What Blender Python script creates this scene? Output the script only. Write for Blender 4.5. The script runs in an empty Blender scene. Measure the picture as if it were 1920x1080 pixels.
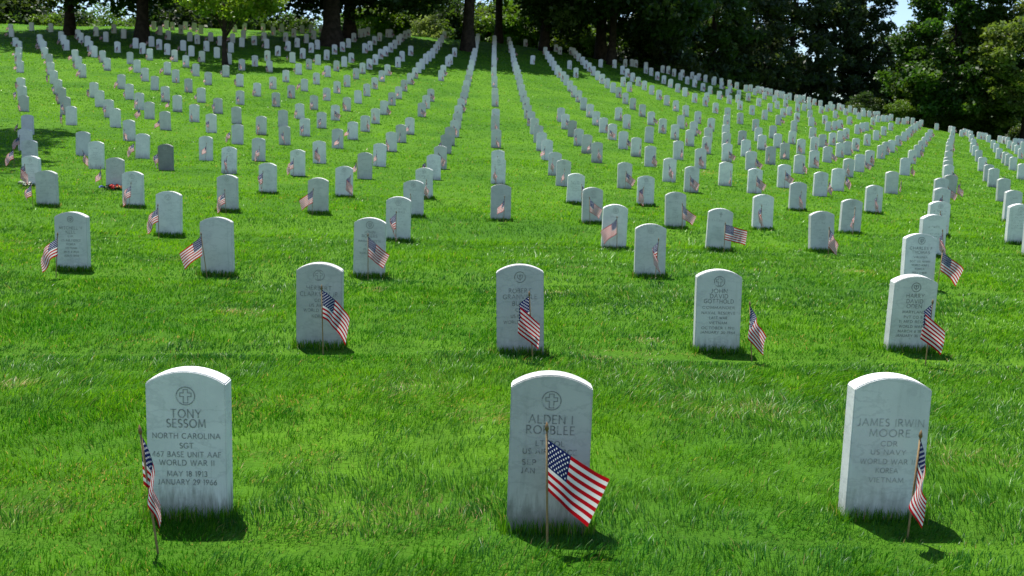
import bpy, bmesh, math, random
import numpy as np
from mathutils import Matrix, Vector
STONES="""-134,416,-92,0;17,403,-87,0;164,430,-89,0;-140,733,-81,1;7,702,-75,1;153,743,-79,1;304,766,-81,1;-461,1057,-71,2;-308,1053,-72,2;-152,1068,-69,2;149,1096,-69,2;431,1073,-70,2;-463,1360,-60,3;-156,1367,-59,3;135,1362,-61,3;278,1375,-63,3;425,1396,-64,3;558,1350,-62,3;719,1394,-57,3;-759,1651,-45,4;-628,1674,-43,4;-472,1673,-44,4;-324,1677,-45,4;-167,1685,-45,4;-22,1663,-47,4;128,1670,-48,4;262,1646,-51,4;410,1675,-52,4;549,1658,-55,4;687,1645,-54,4;777,1565,-52,4;-917,1933,-26,5;-765,1949,-25,5;-476,1961,-27,5;-328,1956,-29,5;-176,1985,-28,5;118,1992,-31,5;258,2005,-32,5;571,2054,-37,5;727,2061,-39,5;871,2079,-41,5;1001,2046,-41,5;-1094,2299,5,6;-946,2303,6,6;-791,2310,4,6;-651,2319,2,6;-498,2334,0,6;-344,2330,-2,6;-189,2363,-2,6;-39,2336,-6,6;111,2367,-6,6;255,2374,-8,6;409,2364,-13,6;566,2408,-14,6;733,2447,-18,6;1041,2489,-25,6;-1240,2584,33,7;-1081,2551,30,7;-936,2561,29,7;-782,2579,27,7;-657,2610,27,7;-504,2625,24,7;-351,2632,22,7;-194,2634,20,7;-44,2587,13,7;100,2604,12,7;393,2604,5,7;532,2583,-1,7;693,2630,-3,7;835,2640,-9,7;986,2670,-13,7;1143,2683,-18,7;1280,2671,-23,7;-1415,2965,78,8;-1108,2932,71,8;-816,2997,69,8;-687,3041,69,8;-531,3045,65,8;-370,3037,60,8;-208,3039,57,8;92,3034,50,8;242,3047,47,8;398,3023,40,8;553,3055,37,8;717,3110,34,8;873,3145,28,8;1028,3159,20,8;-1414,3256,117,9;-1275,3259,114,9;-1116,3259,109,9;-976,3278,106,9;-825,3312,104,9;-689,3339,102,9;-531,3326,95,9;-373,3318,90,9;-216,3325,87,9;-65,3335,84,9;82,3309,78,9;229,3326,75,9;391,3330,70,9;529,3329,63,9;699,3387,60,9;854,3428,55,9;1002,3434,46,9;1169,3476,38,9;1342,3521,30,9;1403,3311,10,9;1556,3321,3,9;-1711,3561,160,10;-1561,3549,159,10;-1403,3531,153,10;-1266,3537,149,10;-1119,3561,146,10;-976,3576,142,10;-816,3583,136,10;-685,3603,133,10;-529,3583,125,10;-375,3599,123,10;-217,3595,118,10;77,3575,107,10;216,3549,99,10;373,3566,95,10;678,3647,87,10;822,3662,80,10;975,3709,73,10;1146,3764,66,10;1319,3815,57,10;1548,3663,27,10;1677,3621,16,10;-1870,3884,210,11;-1705,3847,206,11;-1550,3817,198,11;-1403,3815,193,11;-1267,3833,189,11;-1118,3844,183,11;-818,3874,173,11;-690,3901,172,11;-535,3884,163,11;-545,4211,209,11;-391,4225,205,11;-227,3890,154,11;-240,4215,198,11;-87,4187,188,11;-81,3897,150,11;59,4181,181,11;68,3890,144,11;198,4166,173,11;212,3898,139,11;351,4150,163,11;363,3881,130,11;505,3899,125,11;638,4127,143,11;663,3914,117,11;779,4160,136,11;815,3980,113,11;924,4194,128,11;970,4049,109,11;1084,4248,121,11;1134,4077,98,11;1302,4116,88,11;1660,3927,41,11;1977,3989,24,11;-2014,4174,258,12;-1852,4144,254,12;-1684,4092,243,12;-1549,4108,241,12;-1407,4114,236,12;-1281,4171,238,12;-1129,4189,232,12;-990,4222,230,12;-835,4225,223,12;-703,4243,220,12;-403,4564,255,12;-247,4537,244,12;48,4481,222,12;191,4460,212,12;342,4425,199,12;474,4421,190,12;624,4387,175,12;762,4412,167,12;906,4435,158,12;1070,4534,154,12;1233,4585,145,12;1260,4332,114,12;1381,4619,134,12;1401,4328,100,12;1547,4337,88,12;1636,4227,69,12;1964,4303,49,12;-2016,4476,311,13;-1711,4448,301,13;-1580,4483,300,13;-1435,4491,294,13;-1149,4541,287,13;-1003,4566,283,13;-847,4571,276,13;-707,4571,269,13;-713,4875,318,13;-558,4579,264,13;-562,4865,309,13;-409,4865,302,13;-254,4829,289,13;-104,4867,287,13;41,4851,276,13;339,4790,248,13;472,4772,236,13;617,4718,218,13;753,4708,205,13;903,4771,199,13;1200,4805,174,13;1508,4891,151,13;1546,4666,122,13;1692,4690,110,13;1808,4938,125,13;1885,4808,103,13;1921,4545,74,13;2287,4702,58,13;-2358,4885,381,14;-2191,4835,375,14;-2025,4795,367,14;-1732,4790,357,14;-1597,4813,355,14;-1448,4820,348,14;-1308,4849,345,14;-1153,4855,337,14;-1008,4871,332,14;-857,4888,327,14;-860,5193,379,14;-720,5189,371,14;-571,5188,363,14;-262,5153,341,14;-113,5172,335,14;31,5185,328,14;330,5116,296,14;623,5113,271,14;902,5121,245,14;1052,5148,232,14;1194,5130,215,14;1479,5124,182,14;1638,5185,171,14;1788,5224,159,14;2117,5354,137,14;2220,5253,115,14;2324,5137,93,14;2536,5304,90,14;2440,5067,77,14;-2555,5277,450,15;-2370,5221,444,15;-2193,5148,431,15;-2040,5125,425,15;-1892,5125,420,15;-1740,5120,413,15;-1604,5140,410,15;-1469,5190,411,15;-1339,5561,470,15;-1166,5182,394,15;-1181,5556,460,15;-1013,5188,386,15;-1024,5550,451,15;-871,5547,442,15;-730,5534,433,15;-577,5530,423,15;-270,5422,387,15;23,5493,379,15;327,5498,355,15;612,5448,320,15;896,5455,291,15;1188,5462,259,15;1486,5499,228,15;1781,5541,197,15;2085,5596,167,15;2437,5767,146,15;2565,5721,128,15;2736,5799,118,15;-2707,5599,508,16;-2560,5586,510,16;-2356,5493,494,16;-2210,5491,493,16;-2063,5491,489,16;-1773,5511,482,16;-1482,5539,473,16;-581,5828,477,16;-433,5827,468,16;-276,5703,436,16;-131,5790,441,16;14,5781,428,16;314,5749,396,16;602,5728,364,16;880,5701,329,16;1178,5752,300,16;1484,5826,271,16;1812,5973,248,16;2051,5849,201,16;2364,5939,174,16;2711,6079,150,16;-2360,5752,541,17;-2047,5740,533,17;-1913,5754,531,17;-1775,5798,533,17;-1624,5793,525,17;-1471,5773,515,17;-1179,5819,508,17;-1028,5842,505,17;-879,5839,496,17;-741,5854,492,17;-282,5974,484,17;8,6057,476,17;307,6038,445,17;595,6058,416,17;870,5995,374,17;1157,6000,338,17;1467,6090,310,17;1769,6169,279,17;1907,6156,259,17;2055,6191,244,17;2348,6215,209,17;2652,6267,178,17;3073,6233,128,17;-2906,6018,583,18;-2843,6165,614,18;-2751,5990,583,18;-2660,6087,603,18;-2511,6065,599,18;-2354,6073,599,18;-2204,6063,595,18;-2069,6093,597,18;-1921,6075,588,18;-1773,6081,584,18;-1481,6100,575,18;-1491,6407,633,18;-1334,6106,569,18;-1331,6381,621,18;-1181,6093,559,18;-1186,6394,616,18;-1027,6100,553,18;-1023,6331,596,18;-875,6078,541,18;-879,6352,593,18;-736,6322,579,18;-590,6119,532,18;-589,6337,573,18;-441,6102,519,18;-291,6282,541,18;-147,6306,534,18;-2,6343,528,18;299,6373,503,18;586,6337,463,18;869,6324,425,18;1170,6403,396,18;1453,6362,350,18;1742,6397,314,18;2031,6445,280,18;2198,6530,269,18;2333,6521,249,18;3103,6625,166,18;-3038,6248,623,19;-2992,6469,669,19;-2832,6443,667,19;-2665,6395,660,19;-2357,6369,653,19;-2207,6355,648,19;-2069,6384,649,19;-1939,6428,653,19;-1787,6430,648,19;-1508,6768,701,19;-1353,6756,693,19;-1200,6750,685,19;-893,6699,660,19;-886,6899,698,19;-751,6689,650,19;-597,6665,635,19;-591,6838,668,19;-453,6648,622,19;-446,6777,646,19;-298,6585,598,19;-303,6881,654,19;-159,6765,620,19;-21,6813,615,19;-10,6601,575,19;272,6802,581,19;290,6590,541,19;558,6851,554,19;571,6584,506,19;713,6585,488,19;860,6612,473,19;1128,6558,426,19;1431,6609,390,19;1714,6631,352,19;2003,6679,316,19;2290,6725,282,19;2594,6793,249,19;2688,6706,225,19;2946,6946,221,19;3053,6848,197,19;3367,6887,165,19;-2969,6717,717,20;-2808,6643,705,20;-2697,6765,728,20;-2323,6551,685,20;-2393,7069,781,20;-2229,7018,769,20;-2128,6857,737,20;-2108,7088,779,20;-1972,6835,729,20;-1955,7073,773,20;-1821,6811,720,20;-1787,6997,754,20;-1661,6825,718,20;-1503,7029,751,20;-1361,6998,739,20;-1185,6968,726,20;-1193,7253,781,20;-1039,6993,724,20;-1030,7178,759,20;-887,7171,750,20;-738,7077,724,20;-587,7069,712,20;-309,7167,709,20;-166,7058,675,20;-29,7118,673,20;262,6972,613,20;392,6994,601,20;543,7042,589,20;705,6901,542,20;846,6890,520,20;1127,6937,487,20;1256,6834,451,20;1438,6990,447,20;1704,6941,399,20;1832,6930,378,20;2002,7028,366,20;2306,7125,334,20;2658,7299,306,20;2790,7267,283,20;2956,7330,268,20;3343,7182,201,20;3576,7363,194,20;-3434,7013,758,21;-2937,6906,753,21;-2930,7182,804,21;-2686,7041,779,21;-2578,7445,852,21;-1970,7416,837,21;-1801,7321,815,21;-1662,7386,824,21;-1514,7378,818,21;-894,7459,806,21;-595,7410,778,21;-452,7309,748,21;-316,7470,767,21;-172,7316,724,21;-38,7445,735,21;102,7491,727,21;243,7552,721,21;252,7258,666,21;376,7576,708,21;534,7350,645,21;832,7131,563,21;1115,7184,529,21;1421,7250,491,21;1555,7258,471,21;1711,7298,452,21;1873,7417,444,21;2046,7506,430,21;2352,7598,394,21;2640,7616,352,21;2906,7528,301,21;3427,7726,255,21;3687,7668,215,21;-3675,7495,842,22;-3585,7626,873,22;-3390,7508,857,22;-2925,7486,860,22;-2481,7608,882,22;-2358,7687,895,22;-1857,7836,914,22;-1688,7771,898,22;-1527,7715,882,22;-1228,7707,870,22;-1060,7613,845,22;-902,7773,867,22;-600,7670,828,22;-326,7838,838,22;-181,7664,791,22;-45,7880,817,22;236,7830,774,22;511,7828,735,22;525,7628,696,22;797,7889,702,22;812,7695,665,22;821,7401,612,22;1093,7739,627,22;1111,7513,585,22;1393,7764,580,22;1419,7603,549,22;1561,7653,533,22;1685,7851,544,22;1724,7697,513,22;2027,7782,475,22;2172,7792,452,22;2335,7903,442,22;3116,8021,336,22;3410,8025,295,22;3904,7900,216,22;-2794,7933,943,23;-2730,8026,960,23;-2640,7900,937,23;-2573,7996,954,23;-2470,7887,933,23;-2171,7919,935,23;-2145,8101,969,23;-2009,8142,975,23;-1873,8187,981,23;-1705,8156,971,23;-1654,8249,988,23;-1240,8106,947,23;-1222,8172,959,23;-1069,7947,909,23;-914,8021,915,23;-606,7951,882,23;-334,8159,900,23;-189,7965,849,23;-61,8176,875,23;224,8077,821,23;502,8093,785,23;652,8198,781,23;1078,7996,674,23;1341,8174,659,23;1370,7999,624,23;1682,8175,599,23;1982,8270,561,23;2035,8147,531,23;2281,8377,525,23;2319,8171,486,23;2508,8330,478,23;2663,8341,454,23;2694,8097,412,23;2889,8223,399,23;3021,8483,416,23;3088,8575,419,23;3156,8514,399,23;3272,8692,406,23;3348,8563,376,23;3635,8385,310,23;3825,8687,323,23;3753,8486,307,23;3864,8574,303,23;3901,8587,299,23;3947,8637,299,23;3798,8255,271,23;4016,8522,276,23;4037,8487,269,23;4053,8467,265,23;4124,8484,258,23;4202,8578,259,23;4247,8622,259,23;-1596,8350,1005,24;-1214,8330,989,24;-1058,8339,984,24;-1036,8363,987,24;-916,8348,978,24;-615,8295,949,24;-198,8377,928,24;-68,8514,939,24;214,8427,888,24;488,8397,843,24;779,8372,792,24;1043,8442,760,24;1070,8305,730,24;1335,8488,715,24;1465,8520,697,24;1664,8429,645,24;1969,8559,611,24;2252,8649,574,24;2424,8953,592,24;2574,8928,561,24;2627,8924,550,24;2654,8648,502,24;2818,8918,516,24;2880,8769,482,24;2941,8725,465,24;3015,8808,465,24;3098,8908,466,24;3636,8892,378,24;3748,8873,358,24;3758,8845,353,24;3849,8815,336,24;-905,8512,1009,25;-628,8722,1031,25;-344,8555,976,25;-350,8845,1031,25;-215,9030,1053,25;-204,8695,988,25;-84,8916,1017,25;57,9122,1039,25;187,9130,1024,25;206,8812,961,25;323,9030,986,25;348,8741,928,25;455,9018,964,25;471,8871,934,25;477,8622,887,25;905,8768,843,25;986,8992,870,25;1027,9044,872,25;1091,8841,823,25;1257,9008,823,25;1299,8954,805,25;1323,8773,768,25;1429,8980,786,25;1533,9098,787,25;1580,9029,765,25;1618,8911,737,25;1656,8740,700,25;1743,9160,757,25;1794,9099,736,25;1850,9021,712,25;1882,8866,679,25;1938,8765,651,25;2062,9140,692,25;2127,9139,679,25;2146,9067,663,25;2140,8915,639,25;2186,9039,651,25;2255,8978,628,25;2337,9187,647,25;2349,9128,635,25;2406,9108,621,25;2483,9082,602,25;2522,9096,597,25;2567,9066,584,25;2781,9143,558,25;2849,9112,540,25;2946,9108,523,25;3081,9171,509,25;3196,9113,480,25;3289,9038,454,25;3473,9150,440,25;3570,9075,414,25;2283,9299,676,26;3629,9422,454,26"""
TERRAIN="""-222,-222,-222,-222,-222,-222,-222,-222,-222,-222,-222,-222,-222,-222,-222,-222,-222,-222,-218,-213,-213,-213,-213,-213,-213,-213,-213,-213,-213,-213,-213,-213,-213,-213,-213,-213,-213,-213,-213,-213;-212,-212,-212,-212,-212,-212,-212,-212,-212,-212,-212,-212,-212,-212,-212,-212,-212,-212,-207,-202,-202,-202,-202,-202,-202,-202,-202,-202,-202,-202,-202,-202,-202,-202,-202,-202,-202,-202,-202,-202;-202,-202,-202,-202,-202,-202,-202,-202,-202,-202,-202,-202,-202,-202,-202,-202,-202,-202,-197,-192,-192,-192,-192,-192,-192,-192,-192,-192,-192,-192,-192,-192,-192,-192,-192,-192,-192,-192,-192,-192;-191,-191,-191,-191,-191,-191,-191,-191,-191,-191,-191,-191,-191,-191,-191,-191,-191,-191,-186,-182,-182,-182,-182,-182,-182,-182,-182,-182,-182,-182,-182,-182,-182,-182,-182,-182,-182,-182,-182,-182;-180,-180,-180,-180,-180,-180,-180,-180,-180,-180,-180,-180,-180,-180,-180,-180,-180,-180,-176,-171,-171,-171,-171,-171,-171,-171,-171,-171,-171,-171,-171,-171,-171,-171,-171,-171,-171,-171,-171,-171;-171,-171,-171,-171,-171,-171,-171,-171,-171,-171,-171,-171,-171,-171,-171,-171,-171,-170,-165,-161,-160,-160,-160,-160,-160,-160,-160,-160,-160,-160,-160,-160,-160,-160,-160,-160,-160,-160,-160,-160;-165,-165,-165,-165,-165,-165,-165,-165,-165,-165,-165,-165,-165,-165,-165,-165,-165,-161,-155,-153,-151,-151,-151,-151,-151,-151,-151,-151,-151,-151,-151,-151,-151,-151,-151,-151,-151,-151,-151,-151;-156,-156,-156,-156,-156,-156,-156,-156,-156,-156,-156,-156,-156,-156,-156,-156,-156,-153,-144,-146,-146,-146,-146,-146,-146,-146,-146,-146,-146,-146,-146,-146,-146,-146,-146,-146,-146,-146,-146,-146;-145,-145,-145,-145,-145,-145,-145,-145,-145,-145,-145,-145,-145,-145,-145,-145,-145,-145,-139,-138,-140,-140,-140,-140,-140,-140,-140,-140,-140,-140,-140,-140,-140,-140,-140,-140,-140,-140,-140,-140;-130,-130,-130,-130,-130,-130,-130,-130,-130,-130,-130,-130,-130,-130,-130,-130,-130,-135,-132,-132,-131,-136,-136,-136,-136,-136,-136,-136,-136,-136,-136,-136,-136,-136,-136,-136,-136,-136,-136,-136;-117,-117,-117,-117,-117,-117,-117,-117,-117,-117,-117,-117,-117,-117,-117,-117,-126,-128,-125,-124,-125,-123,-123,-123,-123,-123,-123,-123,-123,-123,-123,-123,-123,-123,-123,-123,-123,-123,-123,-123;-104,-104,-104,-104,-104,-104,-104,-104,-104,-104,-104,-104,-104,-104,-104,-104,-115,-118,-118,-120,-116,-120,-120,-120,-120,-120,-120,-120,-120,-120,-120,-120,-120,-120,-120,-120,-120,-120,-120,-120;-101,-101,-101,-101,-101,-101,-101,-101,-101,-101,-101,-101,-101,-101,-101,-101,-104,-108,-109,-113,-113,-118,-118,-118,-118,-118,-118,-118,-118,-118,-118,-118,-118,-118,-118,-118,-118,-118,-118,-118;-87,-87,-87,-87,-87,-87,-87,-87,-87,-87,-87,-87,-87,-87,-87,-88,-93,-97,-100,-104,-108,-114,-117,-117,-117,-117,-117,-117,-117,-117,-117,-117,-117,-117,-117,-117,-117,-117,-117,-117;-71,-71,-71,-71,-71,-71,-71,-71,-71,-71,-71,-71,-71,-71,-71,-73,-79,-84,-88,-94,-101,-109,-116,-116,-116,-116,-116,-116,-116,-116,-116,-116,-116,-116,-116,-116,-116,-116,-116,-116;-53,-53,-53,-53,-53,-53,-53,-53,-53,-53,-53,-53,-53,-53,-53,-60,-64,-70,-75,-83,-92,-103,-115,-115,-115,-115,-115,-115,-115,-115,-115,-115,-115,-115,-115,-115,-115,-115,-115,-115;-31,-31,-31,-31,-31,-31,-31,-31,-31,-31,-31,-31,-31,-31,-32,-42,-48,-55,-61,-70,-81,-94,-111,-114,-114,-114,-114,-114,-114,-114,-114,-114,-114,-114,-114,-114,-114,-114,-114,-114;-6,-6,-6,-6,-6,-6,-6,-6,-6,-6,-6,-6,-6,-6,-10,-22,-30,-38,-46,-55,-69,-84,-103,-113,-113,-113,-113,-113,-113,-113,-113,-113,-113,-113,-113,-113,-113,-113,-113,-113;20,20,20,20,20,20,20,20,20,20,20,20,20,20,14,-1,-10,-19,-28,-39,-54,-72,-94,-111,-111,-111,-111,-111,-111,-111,-111,-111,-111,-111,-111,-111,-111,-111,-111,-111;46,46,46,46,46,46,46,46,46,46,46,46,46,46,30,22,11,0,-10,-22,-38,-59,-83,-109,-109,-109,-109,-109,-109,-109,-109,-109,-109,-109,-109,-109,-109,-109,-109,-109;73,73,73,73,73,73,73,73,73,73,73,73,73,71,55,45,32,20,9,-4,-22,-45,-70,-99,-106,-106,-106,-106,-106,-106,-106,-106,-106,-106,-106,-106,-106,-106,-106,-106;100,100,100,100,100,100,100,100,100,100,100,100,100,96,81,70,55,42,30,15,-5,-30,-56,-86,-101,-101,-101,-101,-101,-101,-101,-101,-101,-101,-101,-101,-101,-101,-101,-101;130,130,130,130,130,130,130,130,130,130,130,130,130,114,108,95,80,66,52,36,14,-12,-41,-69,-96,-96,-96,-96,-96,-96,-96,-96,-96,-96,-96,-96,-96,-96,-96,-96;161,161,161,161,161,161,161,161,161,161,161,161,161,144,136,122,106,91,76,58,35,6,-24,-55,-90,-91,-91,-91,-91,-91,-91,-91,-91,-91,-91,-91,-91,-91,-91,-91;194,194,194,194,194,194,194,194,194,194,194,194,192,175,165,150,133,117,100,81,56,26,-6,-39,-75,-85,-85,-85,-85,-85,-85,-85,-85,-85,-85,-85,-85,-85,-85,-85;227,227,227,227,227,227,227,227,227,227,227,227,213,207,196,179,161,144,126,105,78,46,12,-22,-59,-80,-80,-80,-80,-80,-80,-80,-80,-80,-80,-80,-80,-80,-80,-80;260,260,260,260,260,260,260,260,260,260,260,260,246,240,227,209,191,172,153,130,101,67,31,-5,-40,-75,-75,-75,-75,-75,-75,-75,-75,-75,-75,-75,-75,-75,-75,-75;293,293,293,293,293,293,293,293,293,293,293,293,279,272,259,241,221,202,181,156,126,90,52,14,-23,-66,-70,-70,-70,-70,-70,-70,-70,-70,-70,-70,-70,-70,-70,-70;326,326,326,326,326,326,326,326,326,326,326,325,312,305,291,273,253,233,211,184,151,113,73,33,-6,-50,-64,-64,-64,-64,-64,-64,-64,-64,-64,-64,-64,-64,-64,-64;360,360,360,360,360,360,360,360,360,360,360,346,346,339,325,306,286,264,241,212,178,138,96,53,13,-26,-59,-59,-59,-59,-59,-59,-59,-59,-59,-59,-59,-59,-59,-59;393,393,393,393,393,393,393,393,393,393,393,381,381,373,359,340,319,297,272,241,205,164,119,75,33,-8,-53,-53,-53,-53,-53,-53,-53,-53,-53,-53,-53,-53,-53,-53;428,428,428,428,428,428,428,428,428,428,412,417,416,408,393,375,354,331,304,271,233,190,144,98,53,10,-40,-47,-47,-47,-47,-47,-47,-47,-47,-47,-47,-47,-47,-47;462,462,462,462,462,462,462,462,462,462,449,453,451,443,428,410,389,365,336,302,262,217,169,121,75,30,-21,-41,-41,-41,-41,-41,-41,-41,-41,-41,-41,-41,-41,-41;496,496,496,496,496,496,496,496,496,496,485,489,487,478,464,446,425,400,370,333,292,244,195,145,97,50,6,-34,-34,-34,-34,-34,-34,-34,-34,-34,-34,-34,-34,-34;531,531,531,531,531,531,531,531,531,531,522,525,523,514,500,482,461,435,404,366,322,273,222,170,120,72,26,-27,-27,-27,-27,-27,-27,-27,-27,-27,-27,-27,-27,-27;565,565,565,565,565,565,565,565,565,550,559,561,559,550,537,519,498,471,438,398,353,302,249,196,144,94,47,-10,-20,-20,-20,-20,-20,-20,-20,-20,-20,-20,-20,-20;599,599,599,599,599,599,599,599,599,586,595,598,595,587,574,556,535,508,473,432,385,332,277,222,169,117,69,23,-13,-13,-13,-13,-13,-13,-13,-13,-13,-13,-13,-13;633,633,633,633,633,633,633,633,633,623,632,634,631,624,611,594,572,544,509,466,417,363,306,249,194,141,91,43,-6,-6,-6,-6,-6,-6,-6,-6,-6,-6,-6,-6;667,667,667,667,667,667,667,667,667,660,668,671,668,661,648,631,610,581,545,501,450,394,336,277,220,166,114,65,1,1,1,1,1,1,1,1,1,1,1,1;701,701,701,701,701,701,701,701,703,697,704,708,705,698,686,669,647,618,581,536,483,426,366,306,247,191,138,87,38,9,9,9,9,9,9,9,9,9,9,9;736,736,736,736,736,736,736,736,739,734,741,744,742,735,723,707,685,656,618,571,517,458,397,335,275,217,162,110,59,17,17,17,17,17,17,17,17,17,17,17;770,770,770,770,770,770,770,770,762,770,777,781,779,772,761,745,723,693,654,607,551,491,428,365,303,244,187,133,81,42,42,42,42,42,42,42,42,42,42,42;805,805,805,805,805,805,805,805,799,807,814,818,816,810,799,783,761,730,691,642,586,524,460,395,332,271,213,157,104,54,50,50,50,50,50,50,50,50,50,50;840,840,840,840,840,840,840,842,849,844,851,855,854,847,836,821,798,768,728,678,621,558,492,426,361,299,239,182,127,76,60,60,60,60,60,60,60,60,60,60;874,874,874,874,874,874,874,879,886,880,888,893,891,885,874,859,836,805,765,715,656,592,525,457,391,327,266,208,152,99,69,69,69,69,69,69,69,69,69,69;976,976,976,976,976,976,976,916,923,916,925,930,928,922,912,897,874,843,802,751,691,626,558,489,421,356,294,234,177,123,79,79,79,79,79,79,79,79,79,79;1014,1014,1014,1014,1014,1014,1014,953,960,966,962,967,965,959,949,934,911,881,840,788,727,661,592,522,452,386,322,261,202,147,95,89,89,89,89,89,89,89,89,89;1053,1053,1053,1053,1053,1053,1053,990,998,1003,999,1003,1002,996,986,971,949,919,877,824,762,696,625,554,483,415,350,288,228,172,119,99,99,99,99,99,99,99,99,99;1092,1092,1092,1092,1092,1092,1092,1027,1035,1041,1044,1039,1038,1032,1022,1007,987,957,916,861,798,730,659,587,515,445,379,315,254,197,143,94,94,94,94,94,94,94,94,94;1131,1131,1131,1131,1131,1131,1131,1128,1072,1078,1081,1080,1073,1067,1056,1043,1025,996,954,898,833,765,693,619,546,475,408,342,280,222,168,104,104,104,104,104,104,104,104,104;1170,1170,1170,1170,1170,1170,1170,1167,1109,1115,1118,1117,1112,1100,1090,1079,1064,1037,994,935,869,799,726,651,577,505,436,369,306,247,193,124,113,113,113,113,113,113,113,113"""

rnd = random.Random(7)
rng = np.random.default_rng(11)
C = bpy.context.scene.collection
D = bpy.data

# ------------------------------------------------------------------ terrain
GX0, GY0, GDX, GDY = -72.0, -8.0, 4.0, 2.0
TG = np.array([[float(a) for a in r.split(',')] for r in TERRAIN.split(';')]) / 100.0
NY, NX = TG.shape
TH = 0.029
ROWS = [4.15, 7.38, 10.65, 13.7, 16.72, 19.8, 23.4, 26.1, 30.3, 33.25, 36.0, 38.9, 41.8, 44.8, 47.8, 50.8, 53.7]

def _cr(t):
    return (-0.5*t + t*t - 0.5*t**3, 1 - 2.5*t*t + 1.5*t**3, 0.5*t + 2*t*t - 1.5*t**3, -0.5*t*t + 0.5*t**3)

def base_z(x, y):
    fx = np.clip((x - GX0) / GDX, 0, NX - 1.001); fy = np.clip((y - GY0) / GDY, 0, NY - 1.001)
    i = np.floor(fx).astype(int); j = np.floor(fy).astype(int)
    wx = _cr(fx - i); wy = _cr(fy - j)
    out = 0
    for b in range(4):
        jj = np.clip(j + b - 1, 0, NY - 1)
        row = 0
        for a in range(4):
            row = row + wx[a] * TG[jj, np.clip(i + a - 1, 0, NX - 1)]
        out = out + wy[b] * row
    return out

def wob(x, y):
    return (np.sin(x*0.9 + 1.3*np.sin(y*0.53)) * np.sin(y*0.77 + 0.8*np.sin(x*0.61 + 2)) +
            0.6*np.sin(x*2.1 + y*0.6 + 1.1)*np.sin(y*1.7 - x*0.4))

def ground_z(x, y):
    x = np.asarray(x, float); y = np.asarray(y, float)
    lim = np.interp(x, [-40, -18, -8, 0], [81.0, 82.0, 86.0, 89.0])
    yc = np.minimum(y, lim)
    z = base_z(x, yc)
    sl = np.clip((base_z(x, lim) - base_z(x, lim - 6.0)) / 6.0, 0, .25)
    t = np.maximum(y - lim, 0)
    z = z + sl * 1.6 * (1 - np.exp(-t / 1.6)) - 0.05 * t * (1 - np.exp(-t / 6))
    z = z + 0.012 * wob(x, y)
    z = z + 0.055*np.exp(-((x - .17)/.55)**2 - ((y - 3.98)/.42)**2) + 0.03*np.exp(-((x - .1)/.7)**2 - ((y - 6.95)/.6)**2)
    yy = -x * math.sin(TH) + y * math.cos(TH)
    for k, r in enumerate(ROWS):
        c = r - 0.20 + 0.05*np.sin(x*1.7 + k*2.0)
        z = z - 0.018 * np.exp(-((yy - c) / 0.13)**2)
    return z

def gz(x, y):
    return float(ground_z(np.array([x]), np.array([y]))[0])

# ------------------------------------------------------------------ node helpers
def new_mat(name):
    m = D.materials.new(name); m.use_nodes = True
    m.node_tree.nodes.clear()
    return m, m.node_tree.nodes, m.node_tree.links

class NT:
    def __init__(s, m):
        s.n = m.node_tree.nodes; s.l = m.node_tree.links
    def node(s, t, **kw):
        x = s.n.new(t)
        for k, v in kw.items(): setattr(x, k, v)
        return x
    def set(s, sock, v):
        if hasattr(v, 'is_output') or isinstance(v, bpy.types.NodeSocket): s.l.new(v, sock)
        else: sock.default_value = v
    def math(s, op, a, b=None, c=None, clamp=False):
        x = s.node('ShaderNodeMath', operation=op); x.use_clamp = clamp
        s.set(x.inputs[0], a)
        if b is not None: s.set(x.inputs[1], b)
        if c is not None: s.set(x.inputs[2], c)
        return x.outputs[0]
    def mix(s, f, a, b, mode='MIX'):
        x = s.node('ShaderNodeMix', data_type='RGBA', blend_type=mode)
        s.set(x.inputs[0], f); s.set(x.inputs[6], a); s.set(x.inputs[7], b)
        return x.outputs[2]
    def noise(s, vec, scale, detail=3, rough=.55, out='Fac'):
        x = s.node('ShaderNodeTexNoise'); x.inputs['Scale'].default_value = scale
        x.inputs['Detail'].default_value = detail; x.inputs['Roughness'].default_value = rough
        if vec is not None: s.l.new(vec, x.inputs['Vector'])
        return x.outputs[out]
    def ramp(s, f, a, b, lo=0., hi=1.):
        x = s.node('ShaderNodeMapRange'); x.interpolation_type = 'SMOOTHSTEP'
        s.set(x.inputs[0], f); x.inputs[1].default_value = a; x.inputs[2].default_value = b
        x.inputs[3].default_value = lo; x.inputs[4].default_value = hi
        return x.outputs[0]
    def principled(s, **kw):
        x = s.node('ShaderNodeBsdfPrincipled')
        for k, v in kw.items(): s.set(x.inputs[k.replace('_', ' ')], v)
        return x
    def out(s, sh):
        o = s.node('ShaderNodeOutputMaterial'); s.l.new(sh, o.inputs['Surface'])
    def scale(s, vec, v):
        x = s.node('ShaderNodeMapping'); s.l.new(vec, x.inputs['Vector']); x.inputs['Scale'].default_value = v
        return x.outputs[0]

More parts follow.
